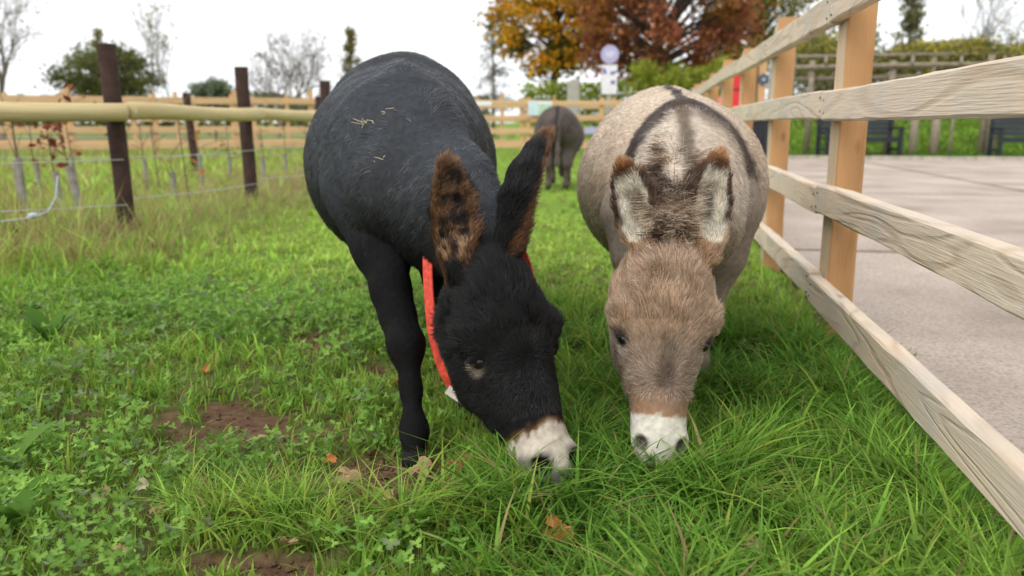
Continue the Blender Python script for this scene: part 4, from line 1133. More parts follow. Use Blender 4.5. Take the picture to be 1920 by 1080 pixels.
# --- brown grey donkey
def grey_colour(I):
    P, g, h, e = I['P'], I['g'], I['head'], I['ear']; n = len(P); z = P[:, 2]
    c = np.tile([.60, .475, .36], (n, 1)) * (.88 + .24 * vnoise(P, 9, 3))[:, None]
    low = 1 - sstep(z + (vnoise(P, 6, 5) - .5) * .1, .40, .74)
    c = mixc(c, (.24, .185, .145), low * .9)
    bod = (g == 'torso') | (g == 'neck')
    wob = (vnoise(P, 25, 7) - .5) * .016
    DK = (.070, .052, .046)
    c = mixc(c, DK, bod * (P[:, 1] > 2.30) * (1 - sstep(np.abs(I['lat'] + wob), .012, .024)) * (z > .7))
    c = mixc(c, (.62, .55, .47), (bod * (P[:, 1] < 2.26) * sstep(z, .5, .6)) * .45)
    arm = np.abs(P[:, 1] - (2.315 - .35 * np.abs(I['lat'])) + wob * 1.5) * (1 + .7 * sstep(np.abs(I['lat']), .06, .17)) * np.where(I['lat'] > 0, .72, 1)
    c = mixc(c, DK, bod * (1 - sstep(arm, .045, .11)) * sstep(z, .58, .68))
    c = mixc(c, (.085, .055, .04), bod * (P[:, 1] < 2.32) * (1 - sstep(np.abs(I['lat'] + .024 + wob), .008, .034)) * (z > .6) * .8)
    hd = g == 'head'; t, u, v = h[:, 0], h[:, 1], h[:, 2]
    hc_ = np.tile([.37, .245, .160], (n, 1)) * (.75 + .5 * vnoise(P, 28, 2))[:, None]
    hc_ = mixc(hc_, (.265, .190, .138), sstep(t, .36, .55))
    hc_ = mixc(hc_, (.19, .145, .115), sstep(v, .05, .10) * sstep(t, .3, .42))
    hc_ = mixc(hc_, (.085, .062, .050), (1 - sstep(np.abs(u), .006, .026)) * sstep(t, .40, .62) * (1 - sstep(t, .655, .70)) * .85)
    hc_ = mixc(hc_, (.40, .225, .12), sstep(t + (vnoise(P, 40, 14) - .5) * .10, .64, .82) * (v < .06) * .75)
    edge = .800 + (vnoise(P, 70, 4) - .5) * .022 - .25 * np.abs(u) + .2 * np.abs(u)
    hc_ = mixc(hc_, (.78, .73, .64), sstep(t, edge - .006, edge + .012) * (v < .075))
    hc_ = mixc(hc_, (.34, .30, .27), sstep(t, .80, .84) * (v >= .075) * .7)
    hc_ = mixc(hc_, (.50, .42, .37), sstep(t, .87, .97) * sstep(vnoise(P, 40, 41), .3, .8) * .8)
    nd = np.minimum(*[np.linalg.norm(P - I['H'](.925, q * .046, .012), axis=1) for q in (-1, 1)])
    hc_ = mixc(hc_, (.10, .08, .075), 1 - sstep(nd, .012, .024))
    for ey in I['eyes']:
        d = np.linalg.norm((P - ey) * [1, 1, .9], axis=1)
        hc_ = mixc(hc_, (.05, .04, .035), 1 - sstep(d, .020, .030))
        d2 = np.linalg.norm(P - ey - [0, 0, -.032], axis=1)
        hc_ = mixc(hc_, (.42, .35, .29), (1 - sstep(d2, .008, .020)) * .7)
    c = np.where(hd[:, None], hc_, c)
    er = g == 'ear'; a = np.abs(e[:, 1])
    ec = np.tile([.42, .30, .21], (n, 1))
    ec = mixc(ec, (.33, .18, .09), sstep(.38 - e[:, 0], 0, .2) * (.4 + .6 * vnoise(P, 50, 19)))
    ec = mixc(ec, (.66, .60, .48), (I['inside'] > 0) * 1.0)
    ec = mixc(ec, (.07, .065, .05), (I['inside'] > 0) * sstep(e[:, 0], .16, .36) * (1 - sstep(e[:, 0], .5, .75)) * (1 - sstep(a, .15, .5)) * .9)
    ec = mixc(ec, (.05, .028, .018), sstep(a, .66, .82) * sstep(e[:, 0], .12, .35))
    ec = mixc(ec, (.10, .045, .022), sstep(e[:, 0], .74, .86))
    ec = mixc(ec, (.30, .13, .05), sstep(e[:, 0], .86, .96))
    c = np.where(er[:, None], ec, c)
    c = mixc(c, (.30, .24, .19), (g == 'leg') * 1.0)
    return c
gr = dict(
    fwd=(-.10, -1.0),
    torso=[(V3(.598, 3.36, .69), .12, .15), (V3(.582, 3.18, .695), .22, .225), (V3(.555, 2.92, .65), .27, .255), (V3(.530, 2.68, .60), .297, .28),
           (V3(.506, 2.47, .60), .260, .255), (V3(.490, 2.29, .60), .165, .235), (V3(.478, 2.14, .55), .14, .15)],
    neck=[(V3(.490, 2.34, .655), .10, .18), (V3(.46, 2.17, .61), .105, .155), (V3(.42, 2.03, .555), .09, .135), (V3(.385, 1.92, .515), .078, .105)],
    poll=at(1265, 440, 1.77), lips=at(1240, 868, 1.60), face=V3(-.02, -1.0, .15), hs=1.0,
    ears=[(at(1206, 455, 1.83), at(1166, 304, 1.93), V3(-.5, -1, 0), 1.0), (at(1322, 458, 1.83), at(1349, 288, 1.94), V3(.22, -1, 0), 1.08)],
    legs=[([(.36, 2.26, .55), (.37, 2.24, .43), (.385, 2.22, .35), (.40, 2.19, .26), (.40, 2.2, .17), (.40, 2.19, .085), (.40, 2.17, .052)], [.11, .08, .056, .043, .027, .031, .030]),
          ([(.60, 2.28, .55), (.585, 2.27, .43), (.57, 2.28, .35), (.56, 2.26, .26), (.555, 2.30, .17), (.555, 2.30, .085), (.555, 2.28, .052)], [.11, .08, .056, .043, .027, .031, .030]),
          ([(.46, 3.16, .62), (.45, 3.06, .48), (.46, 3.2, .36), (.465, 3.28, .30), (.465, 3.23, .18), (.465, 3.2, .085), (.465, 3.18, .052)], [.14, .10, .058, .042, .028, .032, .030]),
          ([(.70, 3.16, .62), (.71, 3.06, .48), (.69, 3.2, .36), (.685, 3.28, .30), (.685, 3.23, .18), (.685, 3.2, .085), (.685, 3.18, .052)], [.14, .10, .058, .042, .028, .032, .030])],
    tail=[(V3(.605, 3.47, .76), .033), (V3(.61, 3.55, .66), .025), (V3(.61, 3.56, .42), .02), (V3(.61, 3.55, .28), .028)],
    ridge=[(V3(.492, 2.33, .815), .03, .03), (V3(.525, 2.65, .845), .032, .03), (V3(.56, 2.95, .870), .036, .028), (V3(.582, 3.18, .880), .04, .028)],
    bumps=[(V3(.345, 2.36, .63), (.04, .13)), (V3(.635, 2.36, .63), (.04, .13))],
    under=.75, whorl=.65, nos=.046, nosv=.012)
def grey_mane(root, ro, H, f, side, B):
    r = np.random.default_rng(6)
    cr = np.array([at(1262, 452, 1.79), at(1262, 405, 1.86), at(1262, 345, 1.96), at(1268, 292, 2.08), at(1280, 240, 2.22)])
    n = 17000; t = r.random(n) ** .85 * 3.99; i = t.astype(int); w = (t - i)[:, None]
    s = r.normal(0, .016, n)
    P = cr[i] * (1 - w) + cr[i + 1] * w + side * s[:, None] + np.array([0, 0, -.018])
    N = unit(np.tile([-.15, -.3, 1.0], (n, 1)) + r.normal(0, .12, (n, 3)))
    flow = np.tile([-.8, -.35, .1], (n, 1)) + r.normal(0, .25, (n, 3)) - side * 0
    flow[:, 0] += np.where(r.random(n) < .25, 1.2, 0)
    L = np.interp(t, [0, .6, 1.5, 3, 4], [.035, .06, .085, .075, .04])
    k = vnoise(P, 34, 12) + np.where(np.abs(s) < .012, .26, -.08)
    tint = np.where((k > .56)[:, None], [.045, .028, .020], np.where((k > .47)[:, None], [.20, .10, .045], [.58, .47, .35]))
    strands('mane', P - ro, N, flow, L, tint, root, .0006, 5, .8, 33, .7, .25)
def w_grey(c): return np.where(c[:, 1] < 2.05, 2.2, 1.0)
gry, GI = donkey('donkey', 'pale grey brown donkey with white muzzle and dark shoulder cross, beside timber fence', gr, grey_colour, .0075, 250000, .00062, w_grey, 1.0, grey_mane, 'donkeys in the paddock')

# --- small distant donkey, seen from behind
def far_colour(I):
    P, g = I['P'], I['g']; n = len(P)
    c = np.tile([.105, .083, .075], (n, 1)) * (.75 + .5 * vnoise(P, 8, 3))[:, None]
    c = mixc(c, (.035, .028, .026), (1 - sstep(np.abs(I['lat']), .012, .03)) * (P[:, 2] > .6))
    return c
bx, by = gx_at(1046, 9.6), 9.6
def T(x, y, z): return V3(bx + x, by + y, z)
fa = dict(
    fwd=(.12, 1.0),
    torso=[(T(-.01, -.08, .74), .13, .17), (T(0, .08, .76), .23, .225), (T(.02, .34, .70), .275, .26), (T(.05, .58, .64), .30, .28), (T(.08, .82, .65), .255, .255), (T(.10, 1.0, .65), .2, .23), (T(.12, 1.14, .6), .14, .15)],
    neck=[(T(.10, 1.0, .72), .12, .17), (T(.13, 1.2, .62), .1, .14), (T(.15, 1.38, .5), .08, .11)],
    poll=T(.15, 1.46, .56), lips=T(.16, 1.62, .1), face=V3(0, 1, .2), hs=.95,
    ears=[(T(.10, 1.46, .54), T(.04, 1.46, .74), V3(-.3, 1, 0), .9), (T(.21, 1.46, .54), T(.27, 1.46, .74), V3(.3, 1, 0), .9)],
    legs=[([(-.12, .06, .66), (-.13, .14, .5), (-.12, .02, .37), (-.115, -.04, .31), (-.11, 0, .18), (-.105, 0, .085), (-.10, .02, .052)], [.14, .10, .06, .042, .028, .032, .030]),
          ([(.12, .06, .66), (.13, .14, .5), (.12, .02, .37), (.115, -.04, .31), (.11, 0, .18), (.105, 0, .085), (.10, .02, .052)], [.14, .10, .06, .042, .028, .032, .030]),
          ([(-.02, 1.0, .55), (-.02, 1.02, .42), (-.01, 1.03, .28), (0, 1.03, .17), (0, 1.03, .085), (0, 1.05, .052)], [.11, .08, .045, .027, .031, .030]),
          ([(.22, 1.0, .55), (.22, 1.02, .42), (.21, 1.03, .28), (.2, 1.03, .17), (.2, 1.03, .085), (.2, 1.05, .052)], [.11, .08, .045, .027, .031, .030])],
    tail=[(T(-.01, -.20, .86), .035), (T(-.012, -.27, .76), .026), (T(-.015, -.28, .5), .022), (T(-.015, -.27, .34), .034)],
    under=1.0)
fa['legs'] = [([T(*p) for p in pts], rad) for pts, rad in fa['legs']]
donkey('donkey', 'small dark grey donkey far off, seen from behind', fa, far_colour, .014, 30000, .0016, None, 1.0, None, 'donkeys in the paddock')

# straw caught in the black donkey's back
M_STRAW = plain('straw', (.62, .52, .33), .7, .3, .2, 30)
for k, (u, v, Y_) in enumerate(((688, 232, 2.40), (725, 212, 2.40), (716, 298, 2.36))):
    p = at(u, v, Y_); d = unit(p - np.array([0, 0, .8])); r = np.random.default_rng(900 + k); mb = MB()
    # settle onto the back along the line of sight
    B = BI['B']; tS = np.linspace(-.5, .5, 400); Lp = p + d * tS[:, None]
    dist = np.minimum(B.group_d('torso', Lp), B.group_d('neck', Lp)); hit = np.argmax(dist < .016); q = Lp[hit]
    for _ in range(11 if k < 2 else 3):
        a = q + r.normal(0, .012, 3) * [1, .6, .4]; e = a + np.array([r.uniform(-.03, .03), r.normal(0, .008), r.uniform(-.004, .012)])
        mb.tube(np.stack([a, (a + e) / 2 + [0, 0, .0005], e]) - q, [.0006, .0008, .0005], 4)
    tag(mb.build('straw_wisp', M_STRAW, None, loc=q), ('largest wisp of pale straw caught in the black coat behind the withers', 'small wisp of straw higher on the black back', 'few short straw bits on the black shoulder')[k], 'straw', 'straw on the black donkey')

# ------------------------------------------------------------------ grass
def blades(root, L, W, lean, bend, S, tint, twist, r):
    n = len(root); s = np.linspace(0, 1, S + 1)
    dirx = np.column_stack([np.cos(lean), np.sin(lean), np.zeros(n)])
    wd = np.column_stack([-np.sin(lean + twist), np.cos(lean + twist), np.zeros(n)])
    V = np.zeros((n, 2 * S + 1, 3)); C = np.zeros((n, 2 * S + 1, 3))
    for k in range(S + 1):
        q = s[k]
        c = root + dirx * (L * (.12 * q + bend * q * q))[:, None] + np.array([0, 0, 1.0]) * (L * (q - .42 * bend * q * q))[:, None]
        w = W * (1.0 - q ** 1.8) * (.75 + .5 * min(q * 3, 1)) * .5
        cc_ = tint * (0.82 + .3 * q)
        if k < S:
            V[:, 2*k] = c - wd * w[:, None]; V[:, 2*k+1] = c + wd * w[:, None]; C[:, 2*k] = C[:, 2*k+1] = cc_
        else:
            V[:, 2*S] = c; C[:, 2*S] = cc_
    base = (np.arange(n) * (2 * S + 1))[:, None]
    tri = base + np.array([[2*S-2, 2*S-1, 2*S]])
    quads = np.concatenate([base + np.array([[2*k, 2*k+1, 2*k+3, 2*k+2]]) for k in range(S - 1)]) if S > 1 else None
    return V.reshape(-1, 3), quads, tri, C.reshape(-1, 3)
def lush(x, y): return sstep(x, -.16, .16) * (1 - sstep(y, 2.6, 3.6))
TUFT = [(*ground_at(600, 985)[:2], .22, .07), (*ground_at(430, 960)[:2], .16, .07), (*ground_at(700, 1000)[:2], .16, .08), (*ground_at(900, 975)[:2], .18, .07)]
def tuft(x, y):
    s = 0
    for cx, cy, rx, ry in TUFT: s = s + np.exp(-((x - cx) / rx) ** 2 - ((y - cy) / ry) ** 2)
    return np.clip(s, 0, 1)
def cover_mask(x, y):
    P = np.column_stack([x, y])
    return (1 - sstep(x, -.40, .0)) * sstep(vnoise(P, 2.2, 50) + .25 * vnoise(P, 7, 51), .34, .66) * (1 - sstep(y, 3.2, 4.6))
def rough_strip(x, y): return (1 - sstep(x, -2.6, -1.5)) * sstep(y, 2.6, 4.2)
FALLEN = [(540, 614, 1, .05), (1075, 672, 2, .06), (1132, 722, 2, .05), (478, 822, 0, .055), (272, 916, 4, .035), (192, 948, 0, .045), (742, 724, 1, .04), (655, 908, 0, .05), (722, 962, 0, .04),
          (790, 905, 0, .055), (862, 888, 3, .05), (1046, 1040, 1, .055), (1402, 1062, 0, .055), (1340, 996, 1, .035), (1462, 935, 2, .05), (1588, 708, 0, .03), (1452, 905, 2, .04), (405, 742, 2, .04),
          (700, 872, 2, .05), (540, 1046, 0, .04), (1170, 690, 2, .04), (386, 712, 1, .03), (300, 960, 0, .04), (620, 870, 1, .03), (760, 940, 2, .05), (840, 960, 2, .04), (232, 1060, 0, .04)]
def grass_zone(name, label, n, xr, yr, S, wscale, seed, fan=.95, tn=12, tr_=.014):
    r = np.random.default_rng(seed)
    nt = max(1, int(n / tn)); ty = r.uniform(yr[0], yr[1], nt); tx = r.uniform(xr[0], xr[1], nt); tl = r.gamma(12, 1 / 12, nt); tc_ = r.uniform(.75, 1.3, nt); ty_ = r.random(nt)
    k_ = r.integers(0, nt, n); ra_ = r.uniform(0, 6.2832, n); rr_ = tr_ * np.abs(r.normal(0, 1, n))
    x = tx[k_] + np.cos(ra_) * rr_; y = ty[k_] + np.sin(ra_) * rr_; tl, tc_, ty_ = tl[k_], tc_[k_], ty_[k_]
    P = np.column_stack([x, y])
    cl1 = vnoise(P, 7, seed + 1); cl2 = vnoise(P, 18, seed + 2); big = vnoise(P, 1.3, 21)
    lu, tf, rs = lush(x, y), tuft(x, y), rough_strip(x, y)
    cm = cover_mask(x, y); dens = (1 - .35 * cm) * .45 + .5 * lu + .4 * tf + .25 * rs + .35 * sstep(y, 3.2, 4.5)
    dens = dens * (.35 + 1.0 * cl2) * (1 - .97 * np.clip(soil(x, y) * 1.2 * (1 - .6 * lu), 0, 1))
    off = fence_off(x, y)
    edge = .12 + .26 * vnoise(P, 4, 77) ** 2
    ok = (r.random(n) < dens) & (off < edge) & (np.abs(x) < fan * y + .3)
    for (fu, fv, fc, fs) in FALLEN:
        fg = ground_at(fu, fv, .02); ok &= ~((np.abs(x - fg[0]) < fs * .75) & (y > fg[1] - .075) & (y < fg[1] + fs * .6) & (r.random(n) < .88))
    x, y, P, cl1, cl2, big, lu, tf, rs, tl, tc_, ty_, ra_, cm = [a[ok] for a in (x, y, P, cl1, cl2, big, lu, tf, rs, tl, tc_, ty_, ra_, cm)]
    n = len(x)
    L = .036 + .052 * lu * (.5 + .9 * cl1) + .075 * tf + .15 * rs * (.4 + cl1) + .03 * cl1 + .02 * np.exp(-(fence_off(x, y) / .08) ** 2)
    L = L * tl * r.uniform(.5, 1.3, n) * (1 - .12 * cm) * np.where(off[ok] > .03, .6, 1)
    L *= 1 - .35 * sstep(y, 4.0, 6.5) * (1 - rs)
    W = (.0030 + .0062 * r.random(n) ** 2.2 + .0016 * lu) * wscale
    lean = np.where(r.random(n) < .65, ra_ + r.normal(0, .6, n), vnoise(P, 5, 31) * 9.4 + r.normal(0, 1.2, n))
    bend = np.clip(r.gamma(2.2, .22, n) + .25 * lu + .3 * tf, .05, 1.25)
    A, Bc, Cc = np.array([.115, .255, .035]), np.array([.230, .390, .055]), np.array([.350, .455, .105])
    k = np.clip(.4 * big + .25 * r.random(n) + .35 * ty_ - .30 * lu + .22 * sstep(y, 2.6, 5), 0, 1)[:, None]
    tint = np.where(k < .5, lerp(A, Bc, k * 2), lerp(Bc, Cc, k * 2 - 1)) * (r.uniform(.65, 1.4, n) * tc_)[:, None]
    tint *= (1 + .22 * (1 - sstep(x, -.6, .3)) * sstep(y, 1.7, 3.0) + .18 * sstep(y, 3.5, 5))[:, None]
    yel = r.random(n) < .06 + .14 * (1 - lu); tint[yel] = np.array([.36, .42, .07]) * r.uniform(.7, 1.15, yel.sum())[:, None]
    dry = r.random(n) < (.035 + .55 * rs * sstep(big + cl1, .55, 1.15) + .05 * tf)
    tint[dry] = np.array([.40, .32, .14]) * r.uniform(.6, 1.2, dry.sum())[:, None]
    root = np.column_stack([x, y, gz(x, y) - .006 - soil(x, y) * .012])
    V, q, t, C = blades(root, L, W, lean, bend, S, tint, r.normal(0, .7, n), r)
    o = link(name, np_mesh(name, V, [t] + ([q] if q is not None else []), C, True), M_GRASS)
    return tag(o, label, 'grass', kind='stuff')
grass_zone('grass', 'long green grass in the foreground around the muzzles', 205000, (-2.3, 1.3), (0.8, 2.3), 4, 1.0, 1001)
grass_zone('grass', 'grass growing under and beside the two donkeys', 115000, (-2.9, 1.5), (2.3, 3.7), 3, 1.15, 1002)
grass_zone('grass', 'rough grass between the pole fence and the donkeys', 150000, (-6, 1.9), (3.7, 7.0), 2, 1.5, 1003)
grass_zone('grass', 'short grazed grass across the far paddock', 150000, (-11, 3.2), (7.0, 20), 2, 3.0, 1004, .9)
# verge on the bank
def bank_grass():
    r = np.random.default_rng(1010); n = 26000
    x = r.uniform(4.5, 16, n); y = r.uniform(19.75, 26, n)
    L = r.uniform(.06, .16, n); tint = lerp(np.array([.07, .16, .015]), np.array([.14, .24, .03]), r.random(n)[:, None])
    lit = (vnoise(np.column_stack([x, y]), .8, 5) > .55) & (x > 8.6) & (y > 20.3); tint[lit] = lerp(np.array([.10, .06, .04]), np.array([.18, .12, .07]), r.random((lit.sum(), 1)))
    V, q, t, C = blades(np.column_stack([x, y, gz(x, y) - .01]), L, np.full(n, .02), r.uniform(0, 6.3, n), r.uniform(.1, .8, n), 2, tint, r.normal(0, .7, n), r)
    tag(link('grass', np_mesh('grass', V, [t, q], C, True), M_GRASS), 'green grass on the sloping bank behind the kerb', 'grass', kind='stuff')
bank_grass()

# tall dry stems by the fence post
def dry_stems():
    r = np.random.default_rng(1020); n = 3200
    x = r.normal(-2.6, .55, n); y = r.uniform(4.6, 11, n); x = np.where(r.random(n) < .14, r.normal(-2.5, .10, n), x)
    L = r.uniform(.2, .42, n); tint = np.array([.46, .36, .19]) * r.uniform(.6, 1.2, n)[:, None]
    V, q, t, C = blades(np.column_stack([x, y, gz(x, y)]), L, np.full(n, .004), r.normal(.3, 1.2, n), r.uniform(.2, 1.0, n), 4, tint, r.normal(0, .7, n), r)
    tag(link('dry_grass', np_mesh('dry_grass', V, [t, q], C, True), M_GRASS), 'tall dry straw coloured stems along the pole fence', 'grass', kind='stuff')
dry_stems()

# low buttercup leaves in the trodden ground on the left
def lobed():
    """three toothed lobes"""
    a, q = [], []
    for c in (-1.75, 0, 1.75):
        for d, r_ in ((-.80, .30), (-.52, .72), (-.34, .62), (-.16, .95), (0, .84), (.16, 1.0), (.34, .60), (.52, .74)):
            a.append(c + d); q.append(r_ * (1 if c == 0 else .88))
    a.append(1.75 + .80); q.append(.30)
    a, q = np.array(a), np.array(q)
    return np.column_stack([np.cos(a) * q, np.sin(a) * q])
def cover():
    r = np.random.default_rng(1030); n = 44000
    y = .8 + 3.9 * r.random(n) ** 1.25; x = r.uniform(-2.6, .95, n); P = np.column_stack([x, y])
    d = (1 - sstep(x, -.40, .0)) * sstep(vnoise(P, 2.2, 50) + .25 * vnoise(P, 7, 51), .34, .66) * (1 - sstep(y, 3.2, 4.6)) + .035
    ok = (r.random(n) < d * .85) & (r.random(n) > soil(x, y) * 1.3) & (np.abs(x) < .9 * y + .6) & (tuft(x, y) < .5) & (fence_off(x, y) < -.05)
    x, y, P = x[ok], y[ok], P[ok]; n = len(x)
    T_ = lobed(); m = len(T_)
    sz = r.uniform(.009, .022, n) * (1 + .15 * (y > 2)); yaw = r.uniform(0, 6.3, n); nr = unit(r.normal(0, .5, (n, 3)) + [0, -.1, 1])
    e1 = unit(np.column_stack([np.cos(yaw), np.sin(yaw), np.zeros(n)])); e1 = unit(e1 - (e1 * nr).sum(1, keepdims=True) * nr); e2 = np.cross(nr, e1)
    h = r.uniform(.022, .075, n) * (.6 + .8 * vnoise(P, 6, 52))
    c = np.column_stack([x, y, gz(x, y) + h])
    V = np.zeros((n, m + 1, 3)); V[:, 0] = c - nr * sz[:, None] * .12
    for i, (p, q) in enumerate(T_):
        lift_ = .22 * math.cos(3 * math.atan2(q, p)) * (p * p + q * q)
        V[:, i + 1] = c + (e1 * p + e2 * q + nr * lift_) * sz[:, None]
    k = np.arange(1, m)
    f = np.stack([np.zeros(m - 1, int), k, k + 1], 1)
    F = ((np.arange(n) * (m + 1))[:, None, None] + f[None]).reshape(-1, 3)
    t = r.random(n)[:, None]; tint = lerp(np.array([.115, .245, .04]), np.array([.29, .47, .09]), t) * (.75 + .5 * vnoise(P, 3, 60))[:, None]
    pale = r.random(n) < .10; tint[pale] = np.array([.20, .27, .13]) * r.uniform(.7, 1.1, pale.sum())[:, None]
    C = np.repeat(tint[:, None, :], m + 1, 1); C[:, 0] *= 1.3; C[:, 1:] *= r.uniform(.85, 1.15, (n, m, 1))
    o = link('ground_cover', np_mesh('ground_cover', V.reshape(-1, 3), [F], C.reshape(-1, 3), True), M_GRASS)
    tag(o, 'low lobed buttercup leaves carpeting the ground on the left', 'weeds', kind='stuff')
    # stalks
    st = np.column_stack([x, y, gz(x, y) - .005]); s2 = c
    w = np.column_stack([np.cos(yaw), np.sin(yaw), np.zeros(n)]) * .0009
    V = np.stack([st - w, st + w, s2], 1).reshape(-1, 3)
    o2 = link('leaf_stalks', np_mesh('leaf_stalks', V, [np.arange(n * 3).reshape(n, 3)], np.repeat(tint, 3, 0)), M_GRASS)
    tag(o2, 'thin green stalks under the low buttercup leaves', 'weeds', kind='stuff')
cover()

# broad dock leaves
def dock(u, v, n, seed, size, label):
    r = np.random.default_rng(seed); g = ground_at(u, v); t = tag(empty('dock_plant', (g[0], g[1], 0)), label, 'plant', 'dock plants in the rough grass')
    for i in range(n):
        a = r.uniform(0, 6.3); L = size * r.uniform(.7, 1.2); S = 7; V = []
        d = np.array([math.cos(a), math.sin(a), 0]); sd = np.array([-d[1], d[0], 0]); b = r.uniform(.2, .8)
        for k in range(S + 1):
            q = k / S; w = L * .16 * math.sin(min(1, q * 1.05) * math.pi) ** .7 + .003
            c = d * L * (.2 * q + b * q * q) + np.array([0, 0, L * (q - .4 * b * q * q)])
            V += [c - sd * w + [0, 0, w * .35], c, c + sd * w + [0, 0, w * .35]]
        F = []
        for k in range(S):
            F += [[k*3, k*3+1, k*3+4, k*3+3], [k*3+1, k*3+2, k*3+5, k*3+4]]
        tint = lerp(np.array([.08, .19, .02]), np.array([.16, .29, .05]), r.random())
        link('leaf', np_mesh('leaf', np.array(V), [np.array(F)], np.tile(tint, (len(V), 1)), True), M_GRASS, t)
for k, (u, v, n, s, lab) in enumerate(((95, 650, 7, .15, 'large dock plant with broad upright leaves in the lime green grass'), (240, 610, 6, .12, 'dock plant with narrow leaves behind the buttercup carpet'),
                                   (180, 520, 5, .15, 'dock plant in the rough grass before the thickest brown post'), (30, 1010, 6, .11, 'dock plant with low leaves among the weeds beside the bare soil'),
                                   (20, 890, 5, .11, 'small dock plant among the buttercup leaves'))):
    dock(u, v, n, 1100 + k, s, lab)

# fallen leaves
def maple(seed, curl):
    r = np.random.default_rng(seed); a = np.linspace(-2.9, 2.9, 27)
    rr = .45 + .55 * np.abs(np.cos(a * 1.25)) ** 1.3; rr *= np.where(np.arange(27) % 2, .84, 1.0) * r.uniform(.9, 1.1, 27)
    V = [[0, 0, 0]]
    for f_ in (.5, 1.0):
        for k in range(27):
            x, y = math.cos(a[k]) * rr[k] * f_, math.sin(a[k]) * rr[k] * f_
            V.append([x, y, curl * (x * x * .6 + abs(y) ** 1.6) + r.normal(0, .05) * f_ + .12 * math.sin(3 * a[k]) * f_])
    F3 = np.array([[0, k, k + 1] for k in range(1, 27)]); F4 = np.array([[k, k + 27, k + 28, k + 1] for k in range(1, 27)])
    st = np.array([[-.1, -.02, 0], [-.1, .02, 0], [-.8, .01, .06]]); n = len(V)
    return np.array(V + st.tolist()), F3, F4, np.array([[n, n + 1, n + 2]])
LT = [('pale tan', (.42, .27, .15)), ('rusty orange', (.46, .17, .05)), ('dark brown', (.15, .075, .045)), ('reddish', (.28, .06, .04)), ('bleached', (.50, .43, .30))]
WHERE = ['flat among the buttercup leaves behind the bare patch', 'in the grass between the two donkeys, behind the black muzzle', 'in the grass beside the grey donkey cheek', 'at the edge of the large bare patch',
         'among the weeds near the long grass tuft', 'with curled edges beside the bleached leaf', 'near the knee of the black front leg', 'on the mud before the black front leg', 'on the mud beside the long grass tuft',
         'lying against the black front hoof', 'tucked behind the black front hoof in the grass', 'standing curled in the long grass below the black muzzle', 'in the long grass below the white muzzle', 'sunk in the grass under the white muzzle',
         'crumpled in the long grass towards the timber fence', 'small, close to the bottom fence rail', 'half hidden beside the crumpled leaf by the timber fence', 'behind the large bare patch', 'on the mud just behind the long grass tuft',
         'in the bare soil in front of the grass tuft', 'in the grass close behind the grey donkey cheek', 'tiny, above the large bare patch', 'below the bleached leaf in the weeds', 'small, between the two bare patches',
         'on the mud touching the long grass tuft', 'in the grass in front of the black hoof', 'beside the front bare soil among weeds']
for k, (u, v, c, s) in enumerate(FALLEN):
    g = ground_at(u, v); r = np.random.default_rng(1200 + k)
    up = .035 if lush(np.array([g[0]]), np.array([g[1]]))[0] > .5 else .014
    V, F3, F4, Fs = maple(1300 + k, r.uniform(-.5, .9))
    tint = np.array(LT[c][1]) * r.uniform(.75, 1.15)
    me = np_mesh('fallen_leaf', V * s * .62, [F3, F4, Fs], np.tile(tint, (len(V), 1)) * (.8 + .4 * vnoise(V, 3, k))[:, None], True)
    o = link('fallen_leaf', me, M_DEAD, None, (g[0], g[1], float(gz(g[:1], g[1:2])[0]) + up + .012), (r.normal(0, .3) + .4, r.normal(0, .3), r.uniform(0, 6.3)))
    tag(o, f'{LT[c][0]} dead leaf {WHERE[k]}', 'leaf', f'{LT[c][0]} fallen leaves')
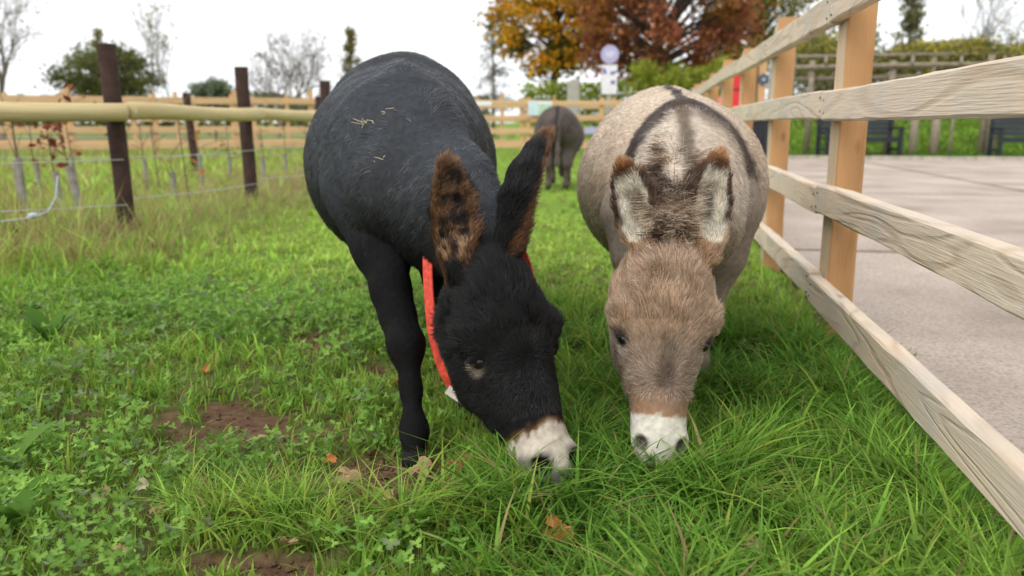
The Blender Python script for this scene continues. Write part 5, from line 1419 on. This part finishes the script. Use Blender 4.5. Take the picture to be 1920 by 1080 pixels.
# clods and a mossy stone
M_CLOD = plain('clod', (.13, .075, .045), .95, .1, .35, 30, .8)
def rock(seed, s):
    r = np.random.default_rng(seed); u_, v_ = np.meshgrid(np.linspace(0, 2 * math.pi, 14, endpoint=False), np.linspace(.05, math.pi - .05, 8))
    X = np.stack([np.cos(u_) * np.sin(v_), np.sin(u_) * np.sin(v_), np.cos(v_) * .55], -1).reshape(-1, 3)
    X = X * (.7 + .6 * vnoise(X + seed, 1.7, seed))[:, None] * s
    F = np.array([[i*14+j, (i+1)*14+j, (i+1)*14+(j+1) % 14, i*14+(j+1) % 14] for i in range(7) for j in range(14)])
    return np_mesh('soil_clod', X, [F, np.arange(14)[None, :], np.arange(98, 112)[::-1][None, :]], np.ones((112, 3)), True)
g = ground_at(642, 990)
tag(link('mossy_stone', rock(5, .045), plain('mossy', (.11, .10, .045), .9, .1, .5, 35, .6), None, (g[0], g[1], .012)), 'small rounded mossy stone in the long grass', 'stone')
def clods():
    r = np.random.default_rng(1400); V, F, n0 = [], [], 0
    T_ = np.array([[1, 0, 0], [0, 1, 0], [-1, 0, 0], [0, -1, 0], [0, 0, .8], [0, 0, -.8]], float)
    f = np.array([[0, 1, 4], [1, 2, 4], [2, 3, 4], [3, 0, 4], [1, 0, 5], [2, 1, 5], [3, 2, 5], [0, 3, 5]])
    for _ in range(1500):
        cx, cy, rx, ry = SOIL[r.integers(len(SOIL))]; x, y = cx + r.normal(0, rx * .8), cy + r.normal(0, ry * .8)
        if fence_off(x, y) > -.05: continue
        s = r.gamma(1.6, .0018) + .0012; q = T_ * s * r.uniform(.6, 1.4, (6, 1)); a = r.uniform(0, 6.3)
        q = np.column_stack([q[:, 0] * math.cos(a) - q[:, 1] * math.sin(a), q[:, 0] * math.sin(a) + q[:, 1] * math.cos(a), q[:, 2]])
        V.append(q + [x, y, float(gz(np.array([x]), np.array([y]))[0]) - .010 + s * .4]); F.append(f + n0); n0 += 6
    tag(link('soil_crumbs', np_mesh('soil_crumbs', np.concatenate(V), [np.concatenate(F)], np.ones((n0, 3))), M_CLOD), 'loose crumbs of brown earth in the bare patches', 'soil', kind='stuff')
clods()
